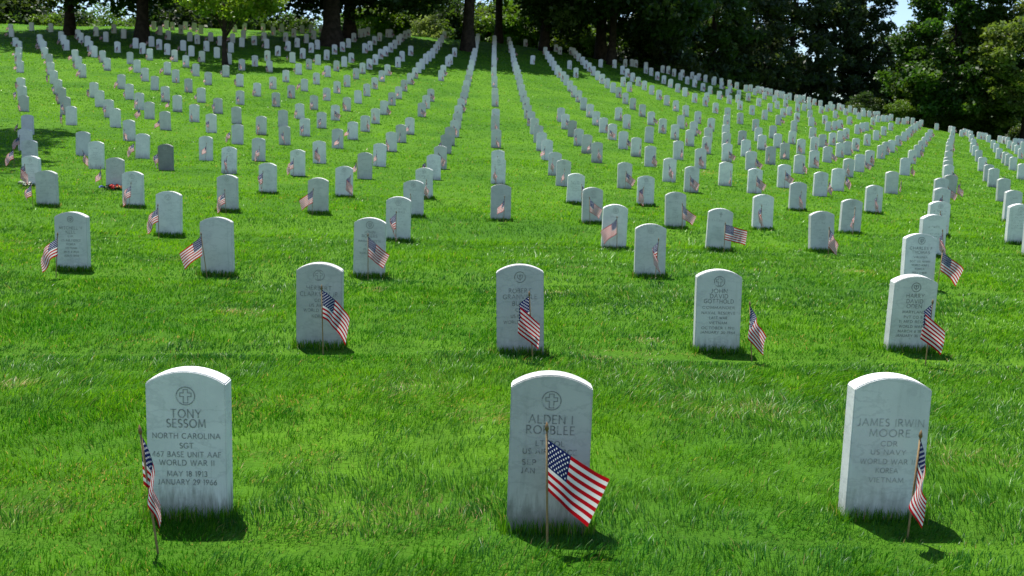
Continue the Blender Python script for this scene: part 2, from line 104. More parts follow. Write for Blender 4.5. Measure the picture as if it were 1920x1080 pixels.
# ------------------------------------------------------------------ materials
def mat_marble():
    m, n, l = new_mat('white_marble'); t = NT(m)
    tc = t.node('ShaderNodeTexCoord'); oi = t.node('ShaderNodeObjectInfo')
    geo = t.node('ShaderNodeNewGeometry')
    va = t.node('ShaderNodeVectorMath', operation='ADD')
    l.new(tc.outputs['Object'], va.inputs[0])
    vm = t.node('ShaderNodeVectorMath', operation='SCALE'); vm.inputs[3].default_value = 43.0
    cx = t.node('ShaderNodeCombineXYZ'); 
    for k in range(3): l.new(oi.outputs['Random'], cx.inputs[k])
    l.new(cx.outputs[0], vm.inputs[0]); l.new(vm.outputs[0], va.inputs[1])
    p = va.outputs[0]
    big = t.noise(p, 5.0, 4, .6)
    cloud = t.ramp(big, .35, .7)
    col = t.mix(cloud, (.70, .70, .68, 1), (.60, .605, .595, 1))
    spots = t.ramp(t.noise(p, 16.0, 5, .65), .64, .78)
    col = t.mix(t.math('MULTIPLY', spots, t.ramp(oi.outputs['Random'], 0., 1., .25, .95)), col, (.30, .31, .26, 1))
    # rain streaks and lichen stains of the stone
    vein = t.math('ABSOLUTE', t.math('SUBTRACT', t.noise(t.scale(p, (3, 3, 6)), 1.4, 6, .62), .5))
    col = t.mix(t.ramp(vein, 0., .035, .30, 0.), col, (.40, .41, .41, 1))
    st = t.ramp(t.noise(t.scale(p, (22, 22, 1.6)), 1.0, 3, .6), .60, .80)
    col = t.mix(t.math('MULTIPLY', st, .35), col, (.33, .34, .32, 1))
    # splashed dirt and painted base shade on the lowest few centimetres, ragged edge
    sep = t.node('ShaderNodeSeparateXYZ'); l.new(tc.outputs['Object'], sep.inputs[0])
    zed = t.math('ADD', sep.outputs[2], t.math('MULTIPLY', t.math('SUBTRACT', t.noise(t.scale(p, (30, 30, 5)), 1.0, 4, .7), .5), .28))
    dirt_shade = t.math('MULTIPLY', t.ramp(zed, .0, .13, .75, 0.), t.ramp(oi.outputs['Random'], 0., 1., .25, 1.))
    col = t.mix(dirt_shade, col, (.16, .165, .13, 1))
    col = t.mix(1.0, col, oi.outputs['Color'], 'MULTIPLY')
    bp = t.node('ShaderNodeBump'); bp.inputs['Strength'].default_value = .25; bp.inputs['Distance'].default_value = .004
    l.new(t.noise(p, 90.0, 4, .7), bp.inputs['Height'])
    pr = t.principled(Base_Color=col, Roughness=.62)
    pr.inputs['Specular IOR Level'].default_value = .3
    l.new(bp.outputs[0], pr.inputs['Normal'])
    t.out(pr.outputs[0]); return m

def mat_letters():
    m, n, l = new_mat('shaded_weathered_lettering'); t = NT(m)
    tc = t.node('ShaderNodeTexCoord'); oi = t.node('ShaderNodeObjectInfo')
    w = t.ramp(t.noise(tc.outputs['Object'], 42.0, 3, .6), .50, .74)
    # eroded letters: groove shade and dirt painted in, washed out of some of them
    a = t.mix(oi.outputs['Alpha'], (.52, .525, .515, 1), (.15, .155, .15, 1))
    col = t.mix(w, a, (.55, .555, .54, 1))
    pr = t.principled(Base_Color=col, Roughness=.8)
    t.out(pr.outputs[0]); return m

def mat_simple(name, c, rough=.6, spec=.3, nscale=None, c2=None, metallic=0.):
    m, n, l = new_mat(name); t = NT(m)
    col = (*c, 1)
    if nscale:
        tc = t.node('ShaderNodeTexCoord')
        col = t.mix(t.ramp(t.noise(tc.outputs['Object'], nscale, 4, .6), .35, .65), (*c, 1), (*c2, 1))
    pr = t.principled(Base_Color=col, Roughness=rough, Metallic=metallic)
    pr.inputs['Specular IOR Level'].default_value = spec
    t.out(pr.outputs[0]); return m

def mat_flag():
    m, n, l = new_mat('stars_and_stripes_cloth'); t = NT(m)
    uv = t.node('ShaderNodeUVMap'); uv.uv_map = 'UVMap'
    sp = t.node('ShaderNodeSeparateXYZ'); l.new(uv.outputs[0], sp.inputs[0])
    U, V = sp.outputs[0], sp.outputs[1]
    k = t.math('FLOOR', t.math('MULTIPLY', V, 13.0))
    red = t.math('LESS_THAN', t.math('MODULO', k, 2.0), .5)
    col = t.mix(red, (.68, .68, .67, 1), (.42, .004, .010, 1))
    can = t.math('MULTIPLY', t.math('LESS_THAN', U, .40), t.math('GREATER_THAN', V, 6/13))
    # 50 stars: two interleaved grids
    a = t.math('MULTIPLY', U, 12/.40)          # 0..12
    b = t.math('MULTIPLY', t.math('SUBTRACT', V, 6/13), 10/(7/13))   # 0..10
    ra = t.math('ROUND', a); rb = t.math('ROUND', b)
    par = t.math('LESS_THAN', t.math('MODULO', t.math('ADD', ra, rb), 2.0), .5)
    da = t.math('SUBTRACT', a, ra); db = t.math('SUBTRACT', b, rb)
    dd = t.math('SQRT', t.math('ADD', t.math('MULTIPLY', da, da), t.math('MULTIPLY', db, db)))
    ins = t.math('MULTIPLY', t.math('MULTIPLY', t.math('GREATER_THAN', a, .5), t.math('LESS_THAN', a, 11.5)),
                 t.math('MULTIPLY', t.math('GREATER_THAN', b, .5), t.math('LESS_THAN', b, 9.5)))
    star = t.math('MULTIPLY', t.math('MULTIPLY', t.math('LESS_THAN', dd, .33), par), ins)
    blue = t.mix(star, (.008, .016, .085, 1), (.72, .72, .74, 1))
    col = t.mix(can, col, blue)
    tc = t.node('ShaderNodeTexCoord')
    bp = t.node('ShaderNodeBump'); bp.inputs['Strength'].default_value = .3; bp.inputs['Distance'].default_value = .003
    l.new(t.noise(tc.outputs['UV'], 14.0, 3, .6), bp.inputs['Height'])
    pr = t.principled(Base_Color=col, Roughness=.8); pr.inputs['Specular IOR Level'].default_value = .2
    l.new(bp.outputs[0], pr.inputs['Normal'])
    tr = t.node('ShaderNodeBsdfTranslucent'); l.new(col, tr.inputs[0])
    mx = t.node('ShaderNodeMixShader'); mx.inputs[0].default_value = .48
    l.new(pr.outputs[0], mx.inputs[1]); l.new(tr.outputs[0], mx.inputs[2])
    t.out(mx.outputs[0]); return m

def mat_grass():
    m, n, l = new_mat('lawn_grass_blades'); t = NT(m)
    at = t.node('ShaderNodeAttribute'); at.attribute_name = 'tint'
    sp = t.node('ShaderNodeSeparateColor'); l.new(at.outputs['Color'], sp.inputs[0])
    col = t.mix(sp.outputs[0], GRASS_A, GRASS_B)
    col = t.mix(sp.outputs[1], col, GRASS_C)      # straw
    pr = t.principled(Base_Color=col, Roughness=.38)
    pr.inputs['Specular IOR Level'].default_value = .25
    tr = t.node('ShaderNodeBsdfTranslucent'); l.new(t.mix(1.0, col, (1.35, 1.25, .75, 1), 'MULTIPLY'), tr.inputs[0])
    mx = t.node('ShaderNodeMixShader'); mx.inputs[0].default_value = .45
    l.new(pr.outputs[0], mx.inputs[1]); l.new(tr.outputs[0], mx.inputs[2])
    t.out(mx.outputs[0]); return m

GRASS_A = (.020, .118, .006, 1)
GRASS_B = (.150, .352, .007, 1)
GRASS_C = (.40, .29, .12, 1)

def mat_ground():
    m, n, l = new_mat('turf_soil'); t = NT(m)
    tc = t.node('ShaderNodeTexCoord'); p = tc.outputs['Object']
    a = t.ramp(t.noise(p, .35, 5, .6), .3, .7)
    col = t.mix(a, (.040, .124, .005, 1), (.078, .185, .007, 1))
    b = t.ramp(t.noise(p, 4.0, 5, .7), .35, .7)
    col = t.mix(t.math('MULTIPLY', b, .5), col, (.030, .080, .006, 1))
    st = t.ramp(t.noise(t.scale(p, (.5, 2.2, 1)), 1.0, 5, .65), .66, .80)
    col = t.mix(t.math('MULTIPLY', st, .45), col, (.17, .16, .04, 1))
    pr = t.principled(Base_Color=col, Roughness=.95); pr.inputs['Specular IOR Level'].default_value = .1
    bp = t.node('ShaderNodeBump'); bp.inputs['Strength'].default_value = .8; bp.inputs['Distance'].default_value = .06
    l.new(t.noise(p, 22.0, 4, .7), bp.inputs['Height']); l.new(bp.outputs[0], pr.inputs['Normal'])
    t.out(pr.outputs[0]); return m

def mat_leaf():
    m, n, l = new_mat('tree_leaves'); t = NT(m)
    oi = t.node('ShaderNodeObjectInfo')
    at = t.node('ShaderNodeAttribute'); at.attribute_name = 'tint'
    sp = t.node('ShaderNodeSeparateColor'); l.new(at.outputs['Color'], sp.inputs[0])
    f = t.ramp(sp.outputs[0], 0., 1., .62, 1.45)
    v = t.node('ShaderNodeVectorMath', operation='SCALE'); l.new(oi.outputs['Color'], v.inputs[0]); l.new(f, v.inputs[3])
    col = t.mix(t.math('MULTIPLY', sp.outputs[1], .35), v.outputs[0], (.12, .15, .02, 1))
    pr = t.principled(Base_Color=col, Roughness=.5); pr.inputs['Specular IOR Level'].default_value = .3
    tr = t.node('ShaderNodeBsdfTranslucent'); l.new(t.mix(1.0, col, (1.5, 1.5, .7, 1), 'MULTIPLY'), tr.inputs[0])
    mx = t.node('ShaderNodeMixShader'); mx.inputs[0].default_value = .42
    l.new(pr.outputs[0], mx.inputs[1]); l.new(tr.outputs[0], mx.inputs[2])
    t.out(mx.outputs[0]); return m

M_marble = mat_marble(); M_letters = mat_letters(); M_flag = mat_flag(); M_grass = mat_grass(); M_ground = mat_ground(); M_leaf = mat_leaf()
M_stick = mat_simple('flag_stick_wood', (.20, .125, .05), .55, .4, 30., (.27, .18, .085))
M_tip = mat_simple('flag_tip', (.16, .09, .03), .4, .5)
M_bark = mat_simple('tree_bark', (.045, .034, .026), .95, .1, 3.5, (.022, .017, .013))
M_red = mat_simple('red_petals', (.62, .012, .014), .6, .3, 30., (.45, .01, .012))
M_orange = mat_simple('orange_petals', (.42, .17, .03), .6, .3, 30., (.5, .09, .02))
M_blueribbon = mat_simple('blue_ribbon', (.02, .07, .42), .4, .4)
M_white = mat_simple('white_petals', (.75, .73, .62), .6, .3)
M_green = mat_simple('bouquet_leaves', (.012, .04, .012), .6, .3)

# ------------------------------------------------------------------ object helpers
def tag(o, label=None, cat=None, group=None, kind=None):
    if label: o['label'] = label
    if cat: o['category'] = cat
    if group: o['group'] = group
    if kind: o['kind'] = kind
    return o

def link(name, me, parent=None, mats=()):
    o = D.objects.new(name, me); C.objects.link(o)
    if parent is not None: o.parent = parent
    if me is not None and len(me.materials) == 0:
        for m in mats: me.materials.append(m)
    return o

def np_mesh(name, V, F, smooth=False):
    """V (n,3), F (m,k) all faces with k corners."""
    me = D.meshes.new(name)
    V = np.ascontiguousarray(V, np.float32); F = np.ascontiguousarray(F, np.int32)
    k = F.shape[1]
    me.vertices.add(len(V)); me.vertices.foreach_set('co', V.ravel())
    me.loops.add(F.size); me.loops.foreach_set('vertex_index', F.ravel())
    me.polygons.add(len(F)); me.polygons.foreach_set('loop_start', np.arange(0, F.size, k, dtype=np.int32))
    if smooth: me.polygons.foreach_set('use_smooth', np.ones(len(F), bool))
    me.update(calc_edges=True)
    return me

def col_attr(me, arr):
    a = me.attributes.new('tint', 'FLOAT_COLOR', 'POINT')
    c = np.ones((len(arr), 4), np.float32); c[:, :arr.shape[1]] = arr
    a.data.foreach_set('color', c.ravel())

def tube(path, radii, seg=8, cap=True):
    path = np.array(path, float); n = len(path)
    V = []; F = []
    for k in range(n):
        d = path[min(k+1, n-1)] - path[max(k-1, 0)]; d = d/np.linalg.norm(d)
        a = np.cross(d, (0.3, 1, 0.1) if abs(d[1]) < .9 else (1, 0, 0)); a /= np.linalg.norm(a); b = np.cross(d, a)
        for s in range(seg):
            q = 2*math.pi*s/seg
            V.append(path[k] + radii[k]*(a*math.cos(q) + b*math.sin(q)))
    for k in range(n-1):
        for s in range(seg):
            F.append([k*seg+s, k*seg+(s+1) % seg, (k+1)*seg+(s+1) % seg, (k+1)*seg+s])
    if cap:
        V.append(path[-1]); c = len(V)-1
        for s in range(0, seg):
            F.append([(n-1)*seg+s, (n-1)*seg+(s+1) % seg, c, c])
    return V, F

class MB:
    def __init__(s): s.v = []; s.f = []; s.m = []; s.uv = {}
    def add(s, V, F, mi=0):
        o = len(s.v); s.v += [tuple(p) for p in V]
        for f in F:
            g = []
            for q in f:
                if q+o not in g: g.append(q+o)
            s.f.append(g); s.m.append(mi)
    def mesh(s, name, mats, smooth=True):
        me = D.meshes.new(name); me.from_pydata(s.v, [], s.f)
        for m in mats: me.materials.append(m)
        me.polygons.foreach_set('material_index', s.m)
        if smooth: me.polygons.foreach_set('use_smooth', [True]*len(s.f))
        me.update(); return me

# ------------------------------------------------------------------ world, sun, camera
SUN = Vector((-0.165, 0.24, 0.86)).normalized()
elev = math.asin(SUN.z); azim = math.atan2(SUN.x, SUN.y)
w = D.worlds.new('World'); bpy.context.scene.world = w; w.use_nodes = True
nt = w.node_tree; bg = nt.nodes['Background']
sky = nt.nodes.new('ShaderNodeTexSky'); sky.sky_type = 'NISHITA'; sky.sun_disc = False
sky.sun_elevation = elev; sky.sun_rotation = azim
sky.air_density = 1.0; sky.dust_density = 0.4; sky.ozone_density = 2.5
nt.links.new(sky.outputs[0], bg.inputs[0]); bg.inputs[1].default_value = 0.10
sl = D.lights.new('sun', 'SUN'); sl.energy = 5.0; sl.angle = math.radians(.5); sl.color = (1, .96, .88)
so = D.objects.new('sun', sl); C.objects.link(so); so.rotation_euler = (-SUN).to_track_quat('-Z', 'Y').to_euler()

PIT, RO, FPX = .13, .028, 1900.
cp, sp_, cr, sr = math.cos(PIT), math.sin(PIT), math.cos(RO), math.sin(RO)
Rv = Vector((1, 0, 0)); Uv = Vector((0, sp_, cp)); Fv = Vector((0, cp, -sp_))
R2 = cr*Rv + sr*Uv; U2 = -sr*Rv + cr*Uv
cam = D.cameras.new('camera'); co = D.objects.new('camera', cam); C.objects.link(co)
cam.sensor_width = 36; cam.lens = FPX/1920*36; cam.clip_end = 2000
cam.dof.use_dof = True; cam.dof.focus_distance = 6.0; cam.dof.aperture_fstop = 6.5
co.matrix_world = Matrix(((R2.x, U2.x, -Fv.x, 0), (R2.y, U2.y, -Fv.y, 0), (R2.z, U2.z, -Fv.z, 0), (0, 0, 0, 1)))
S = bpy.context.scene; S.camera = co
S.view_settings.view_transform = 'Standard'; S.view_settings.look = 'None'; S.view_settings.exposure = 0.95
S.view_settings.gamma = 1; S.view_settings.use_curve_mapping = False
S.cycles.max_bounces = 6; S.cycles.transparent_max_bounces = 8; S.cycles.diffuse_bounces = 3
S.cycles.use_denoising = True

# ------------------------------------------------------------------ ground
def build_ground():
    ys = np.concatenate([np.arange(-6, 2, .5), np.arange(2, 28, .09), np.arange(28, 60, .3), np.arange(60, 100, .8), np.arange(100, 260, 6), np.arange(260, 900, 80)])
    xs = np.concatenate([np.arange(-700, -100, 75), np.arange(-100, -24, 4), np.arange(-24, 24, .4), np.arange(24, 104, 4), np.arange(104, 800, 75)])
    X, Y = np.meshgrid(xs, ys); Z = ground_z(X, Y)
    far = np.maximum(Y - 200, 0); Z = np.maximum(Z - .0*far, -12)
    V = np.stack([X, Y, Z], -1).reshape(-1, 3)
    nx = len(xs); j, i = np.meshgrid(np.arange(len(ys)-1), np.arange(nx-1), indexing='ij')
    a = (j*nx + i).ravel(); F = np.stack([a, a+1, a+1+nx, a+nx], 1)
    o = link('ground', np_mesh('ground', V, F, True), None, [M_ground])
    tag(o, kind='structure')
build_ground()

# straw coloured clumps (x, y, radius) where mown grass has dried
def at_px(u, v):
    a2, b2 = (u-960)/FPX, (540-v)/FPX
    a = a2*cr - b2*sr; b = a2*sr + b2*cr
    d = np.arange(2.5, 95, .02)
    P = np.array([a, cp + b*sp_, b*cp - sp_])[:, None]*d
    k = np.argmax(P[2] <= ground_z(P[0], P[1]))
    return P[0, k], P[1, k]
STRAW = []
for (u, v, r) in [(452, 585, .10), (432, 586, .07), (478, 592, .05), (458, 550, .06), (1182, 668, .13), (1290, 666, .06), (30, 722, .10), (705, 542, .07), (700, 548, .05),
                  (1075, 503, .10), (1110, 503, .09), (1148, 512, .06), (1210, 640, .1), (1140, 672, .08), (880, 770, .18), (640, 985, .22), (830, 960, .2), (1578, 508, .16), (1612, 510, .13), (40, 470, .25), (30, 455, .2), (335, 488, .16),
                  (385, 197, .5), (1055, 240, .5), (715, 157, 1.2), (1430, 190, 1.2), (290, 640, .2), (480, 760, .25), (760, 730, .22), (1370, 770, .25), (1820, 860, .2), (60, 950, .25), (200, 900, .25), (930, 790, .08), (1050, 550, .1), (1345, 325, .5), (1455, 355, .35), (1665, 420, .15), (860, 378, .2), (560, 860, .2), (1475, 640, .2)]:
    x, y = at_px(u, v); STRAW.append((x, y, r))

# ------------------------------------------------------------------ grass
def fbm(x, y, s, seed=0):
    o = 0; amp = 1; tot = 0
    for k in range(4):
        q = seed*1.7 + k*3.1
        o = o + amp*np.sin(x*s + 1.9*np.sin(y*s*.83 + q) + q)*np.sin(y*s*1.07 + 1.7*np.sin(x*s*.91 + 2*q) + q*.5)
        tot += amp; amp *= .6; s *= 2.07
    return o/tot

ST = [tuple(float(q) for q in s.split(',')) for s in STONES.split(';')]
ST = [(a/100, b/100, c/100, int(j)) for a, b, c, j in ST]
def seat(x, y, zt, j):
    """stones at the crest stand on the turf: slide any that would hover to where the ground meets them"""
    f = np.linspace(1, .84, 81)
    gap = zt*f - .61 - ground_z(x*f, y*f)
    if gap[0] <= .06: return (x, y, zt, j)
    k = int(np.argmax(gap <= .03)) if (gap <= .03).any() else int(np.argmin(gap))
    return (x*f[k], y*f[k], min(zt*f[k], float(ground_z(np.array([x*f[k]]), np.array([y*f[k]]))[0]) + .63), j)
ST = [seat(*q) if q[1] > 30 else q for q in ST]

def build_grass():
    Vs, Fs3, Fs4, Ts = [], [], [], []
    nv = 0
    bands = [(2.6, 4.6, 13000, 1), (4.6, 7, 8600, 1), (7, 10, 4500, 1), (10, 14, 2400, 1), (14, 20, 900, 2), (20, 30, 400, 2), (30, 45, 175, 2), (45, 65, 85, 2), (65, 92, 42, 2)]
    for (y0, y1, dens, lod) in bands:
        hw = .56*y1 + 4.5
        n = int(dens*(y1-y0)*2*hw)
        y = rng.uniform(y0, y1, n); x = rng.uniform(-1, 1, n)*hw
        keep = np.abs(x) < .56*y + np.where(rng.uniform(0, 1, n) < .45, 4.5, .8)
        x, y = x[keep], y[keep]
        # gentle clumping
        cl = fbm(x, y, 7.0, 3)
        keep = rng.uniform(0, 1, len(x)) < .60 + .70*cl
        x, y = x[keep], y[keep]; n = len(x)
        z = ground_z(x, y)
        yy = -x*math.sin(TH) + y*math.cos(TH)
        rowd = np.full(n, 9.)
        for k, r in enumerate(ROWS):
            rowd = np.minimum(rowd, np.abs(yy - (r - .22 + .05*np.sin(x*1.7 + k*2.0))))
        h = rng.uniform(.027, .053, n)*(1 + .35*fbm(x, y, 1.6, 1))*np.where(rng.uniform(0, 1, n) < .03, 1.35, 1.)
        wind = np.clip(fbm(x, y, .8, 12)*2.2 - .25, 0, 1)*np.clip(.5 + fbm(x, y, 5., 14), 0, 1)
        h *= 1 + .45*wind
        h *= 1 - .5*np.exp(-(rowd/.10)**2)
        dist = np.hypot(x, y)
        wd = np.maximum(.0032, .00105*dist*.62)*rng.uniform(.7, 1.3, n)
        if lod == 2: wd *= 1.5
        # combed direction + random
        ang = 1.2*fbm(x, y, 1.1, 5)*math.pi + 2.2*fbm(x, y, 6.5, 15) + rng.normal(0, .55, n)
        lean = h*np.clip(rng.normal(.6, .4, n) + .5*wind, 0, 1.7)
        lx, ly = np.cos(ang)*lean, np.sin(ang)*lean
        fa = rng.uniform(0, 2*math.pi, n)
        wx, wy = np.cos(fa)*wd, np.sin(fa)*wd
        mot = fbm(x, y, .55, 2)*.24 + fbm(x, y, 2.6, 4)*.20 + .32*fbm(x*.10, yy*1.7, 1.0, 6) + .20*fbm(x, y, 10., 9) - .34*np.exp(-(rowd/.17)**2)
        tone = np.clip(.22 + mot + rng.normal(0, .31, n) + .42*np.clip((dist-6)/16, 0, 1) + .10*wind, 0, 1)  # paler tint with distance paints in the view-angle shading of the lawn
        straw = np.where(rng.uniform(0, 1, n) < .015 + .07*np.clip(fbm(x, y, .9, 8), 0, 1), rng.uniform(.4, 1, n), 0)
        for (sx, sy, rr) in STRAW:
            q = np.exp(-(((x-sx)/1.6)**2 + (y-sy)**2)/(rr*rr))
            hit = rng.uniform(0, 1, n) < q*(.85 if rr < .14 or y0 > 14 else .30)
            straw = np.where(hit, rng.uniform(.55, 1, n), straw); h = np.where(hit, h*.6, h); 
        base = np.stack([x, y, z-.006], 1)
        L = np.stack([lx, ly, 0*x], 1); Wv = np.stack([wx, wy, 0*x], 1)
        up = np.stack([0*x, 0*x, h], 1)
        if lod == 1:
            P = np.stack([base-Wv*.5, base+Wv*.5, base+up*.55+L*.30-Wv*.42, base+up*.55+L*.30+Wv*.42, base+up*.92+L], 1)
            o = nv + 5*np.arange(n)[:, None]
            Fs3 += [o + np.array([0, 1, 3]), o + np.array([0, 3, 2]), o + np.array([2, 3, 4])]
            k = 5
        else:
            P = np.stack([base-Wv*.5, base+Wv*.5, base+up*.95+L*.8], 1)
            o = nv + 3*np.arange(n)[:, None]
            Fs3.append(o + np.array([0, 1, 2])); k = 3
        Vs.append(P.reshape(-1, 3)); nv += n*k
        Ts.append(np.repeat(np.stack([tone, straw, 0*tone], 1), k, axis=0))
    # longer uncut blades against the stones
    fx, fy, fd = [], [], []
    for (sx, sy, szt, sj) in ST:
        if sy > 21: continue
        n = int(420/(1 + .10*sy))
        fx.append(rng.uniform(sx - .19, sx + .19, n)); fy.append(sy - .052 - np.abs(rng.normal(0, .022, n))); fd.append(np.full(n, sy))
        m = n//4
        fx.append(sx + rng.choice([-1, 1], m)*(.172 + np.abs(rng.normal(0, .02, m)))); fy.append(rng.uniform(sy - .07, sy + .06, m)); fd.append(np.full(m, sy))
    x = np.concatenate(fx); y = np.concatenate(fy); dd = np.concatenate(fd); n = len(x)
    h = rng.uniform(.035, .085, n); wd = np.maximum(.0028, .00065*dd)*rng.uniform(.7, 1.3, n)
    ang = rng.uniform(0, 6.28, n); lean = h*rng.uniform(0, .5, n); fa = rng.uniform(-.5, .5, n)
    base = np.stack([x, y, ground_z(x, y) - .006], 1); L = np.stack([np.cos(ang)*lean, np.sin(ang)*lean, 0*x], 1)
    Wv = np.stack([np.cos(fa)*wd, np.sin(fa)*wd, 0*x], 1); up = np.stack([0*x, 0*x, h], 1)
    P = np.stack([base-Wv*.5, base+Wv*.5, base+up*.55+L*.30-Wv*.42, base+up*.55+L*.30+Wv*.42, base+up+L], 1)
    o = nv + 5*np.arange(n)[:, None]; Fs3 += [o + np.array([0, 1, 3]), o + np.array([0, 3, 2]), o + np.array([2, 3, 4])]
    Vs.append(P.reshape(-1, 3)); nv += n*5
    Ts.append(np.repeat(np.stack([np.clip(rng.normal(.4, .25, n), 0, 1), np.where(rng.uniform(0, 1, n) < .08, .7, 0), 0*x], 1), 5, axis=0))
    V = np.concatenate(Vs); F = np.concatenate(Fs3); T = np.concatenate(Ts)
    me = np_mesh('grass', V, F); col_attr(me, T)
    o = link('grass', me, None, [M_grass])
    tag(o, 'bright green mown lawn grass covering the whole cemetery slope', 'grass', kind='stuff')
build_grass()

# ------------------------------------------------------------------ headstones
SW, SD, SH, RISE = .33, .10, .61, .052     # width, thickness, height above the turf, rise of the arched top
def arch(n=12):
    hw = SW/2; R = (hw*hw + RISE*RISE)/(2*RISE)
    pts = []
    for k in range(n+1):
        x = -hw + SW*k/n
        pts.append((x, SH - R + math.sqrt(max(R*R - x*x, 0))))
    return pts

def make_slab(seed):
    r = random.Random(seed)
    bm = bmesh.new()
    prof = [(-SW/2, -.30)] + arch() + [(SW/2, -.30)]
    fr = [bm.verts.new((x, -SD/2, z)) for x, z in prof]; bk = [bm.verts.new((x, SD/2, z)) for x, z in prof]
    bm.faces.new(fr); bm.faces.new(bk[::-1])
    n = len(prof)
    for k in range(n):
        bm.faces.new((fr[k], bk[k], bk[(k+1) % n], fr[(k+1) % n]))
    bmesh.ops.recalc_face_normals(bm, faces=bm.faces)
    ed = [e for e in bm.edges if max(v.co.z for v in e.verts) > -.2 and
          (abs(e.verts[0].co.y - e.verts[1].co.y) < 1e-5 or abs(abs(e.verts[0].co.x) - SW/2) < 1e-5)]
    bmesh.ops.bevel(bm, geom=ed, offset=.0045, segments=2, affect='EDGES', clamp_overlap=True)
    me = D.meshes.new('headstone'); bm.to_mesh(me); bm.free()
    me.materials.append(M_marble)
    return me
SLAB = make_slab(1)

# stroke glyphs: width, list of polylines in a unit-high box
def A_(cx, cy, rx, ry, a0, a1, n=9):
    return [(cx + rx*math.cos(math.radians(a0 + (a1-a0)*k/n)), cy + ry*math.sin(math.radians(a0 + (a1-a0)*k/n))) for k in range(n+1)]
GL = {
 'A': (.86, [[(0, 0), (.43, 1), (.86, 0)], [(.15, .36), (.71, .36)]]),
 'B': (.60, [[(.05, 0), (.05, 1), (.3, 1)] + A_(.3, .76, .22, .24, 90, -90) + [(.05, .52)], [(.3, .52)] + A_(.3, .26, .28, .26, 90, -90) + [(.05, 0)]]),
 'C': (.84, [A_(.46, .5, .46, .5, 50, 310, 14)]),
 'D': (.80, [[(.05, 0), (.05, 1), (.3, 1)] + A_(.3, .5, .48, .5, 90, -90, 12) + [(.05, 0)]]),
 'E': (.56, [[(.54, 0), (.05, 0), (.05, 1), (.52, 1)], [(.05, .52), (.42, .52)]]),
 'F': (.54, [[(.05, 0), (.05, 1), (.52, 1)], [(.05, .52), (.42, .52)]]),
 'G': (.86, [A_(.46, .5, .46, .5, 50, 320, 14) + [(.84, .42), (.56, .42)]]),
 'H': (.80, [[(.05, 0), (.05, 1)], [(.75, 0), (.75, 1)], [(.05, .52), (.75, .52)]]),
 'I': (.16, [[(.08, 0), (.08, 1)]]),
 'J': (.40, [[(.32, 1), (.32, .2)] + A_(.14, .2, .18, .2, 0, -110, 6)]),
 'K': (.72, [[(.05, 0), (.05, 1)], [(.64, 1), (.05, .42)], [(.24, .58), (.72, 0)]]),
 'L': (.56, [[(.05, 1), (.05, 0), (.54, 0)]]),
 'M': (.98, [[(.02, 0), (.12, 1), (.49, .12), (.86, 1), (.96, 0)]]),
 'N': (.82, [[(.05, 0), (.05, 1), (.77, 0), (.77, 1)]]),
 'O': (.98, [A_(.49, .5, .47, .5, 0, 360, 18)]),
 'P': (.56, [[(.05, 0), (.05, 1), (.28, 1)] + A_(.28, .73, .25, .27, 90, -90) + [(.05, .46)]]),
 'R': (.66, [[(.05, 0), (.05, 1), (.28, 1)] + A_(.28, .74, .24, .26, 90, -90) + [(.05, .48)], [(.28, .48), (.66, 0)]]),
 'S': (.54, [A_(.27, .75, .23, .25, 40, 270, 9) + A_(.27, .25, .25, .25, 90, -140, 9)]),
 'T': (.74, [[(0, 1), (.74, 1)], [(.37, 1), (.37, 0)]]),
 'U': (.76, [[(.05, 1), (.05, .32)] + A_(.38, .32, .33, .32, 180, 360, 10) + [(.71, 1)]]),
 'V': (.80, [[(0, 1), (.4, 0), (.8, 1)]]),
 'W': (1.14, [[(0, 1), (.28, 0), (.57, .95), (.86, 0), (1.14, 1)]]),
 'Y': (.76, [[(0, 1), (.38, .48), (.76, 1)], [(.38, .48), (.38, 0)]]),
 '0': (.62, [A_(.31, .5, .28, .5, 0, 360, 14)]), '1': (.22, [[(.02, .84), (.14, 1), (.14, 0)]]),
 '2': (.56, [A_(.27, .72, .24, .28, 160, -30, 9) + [(.03, 0), (.54, 0)]]),
 '3': (.54, [A_(.25, .76, .22, .24, 150, -80, 9), A_(.25, .27, .26, .27, 90, -150, 10)]),
 '4': (.62, [[(.46, 0), (.46, 1), (.02, .28), (.62, .28)]]),
 '5': (.54, [[(.48, 1), (.12, 1), (.08, .56)] + A_(.24, .31, .27, .31, 110, -140, 10)]),
 '6': (.58, [[(.46, 1)] + A_(.29, .3, .27, .3, 150, 510, 14)]),
 '7': (.56, [[(.02, 1), (.54, 1), (.18, 0)]]),
 '8': (.56, [A_(.28, .76, .21, .24, -90, 270, 12), A_(.28, .26, .26, .26, 90, 450, 12)]),
 '9': (.58, [A_(.29, .7, .27, .3, 0, 360, 14) + [(.14, 0)]]),
}
def stroke(mb, pts, wdt, y, mi=0):
    for (x0, z0), (x1, z1) in zip(pts[:-1], pts[1:]):
        dx, dz = x1-x0, z1-z0; L = math.hypot(dx, dz)
        if L < 1e-7: continue
        e = wdt*.3/L; x0, z0, x1, z1 = x0-dx*e, z0-dz*e, x1+dx*e, z1+dz*e
        nx, nz = -dz/L*wdt/2, dx/L*wdt/2
        mb.add([(x0-nx, y, z0-nz), (x1-nx, y, z1-nz), (x1+nx, y, z1+nz), (x0+nx, y, z0+nz)], [[0, 1, 2, 3]], mi)
FACE = -SD/2 - .0012
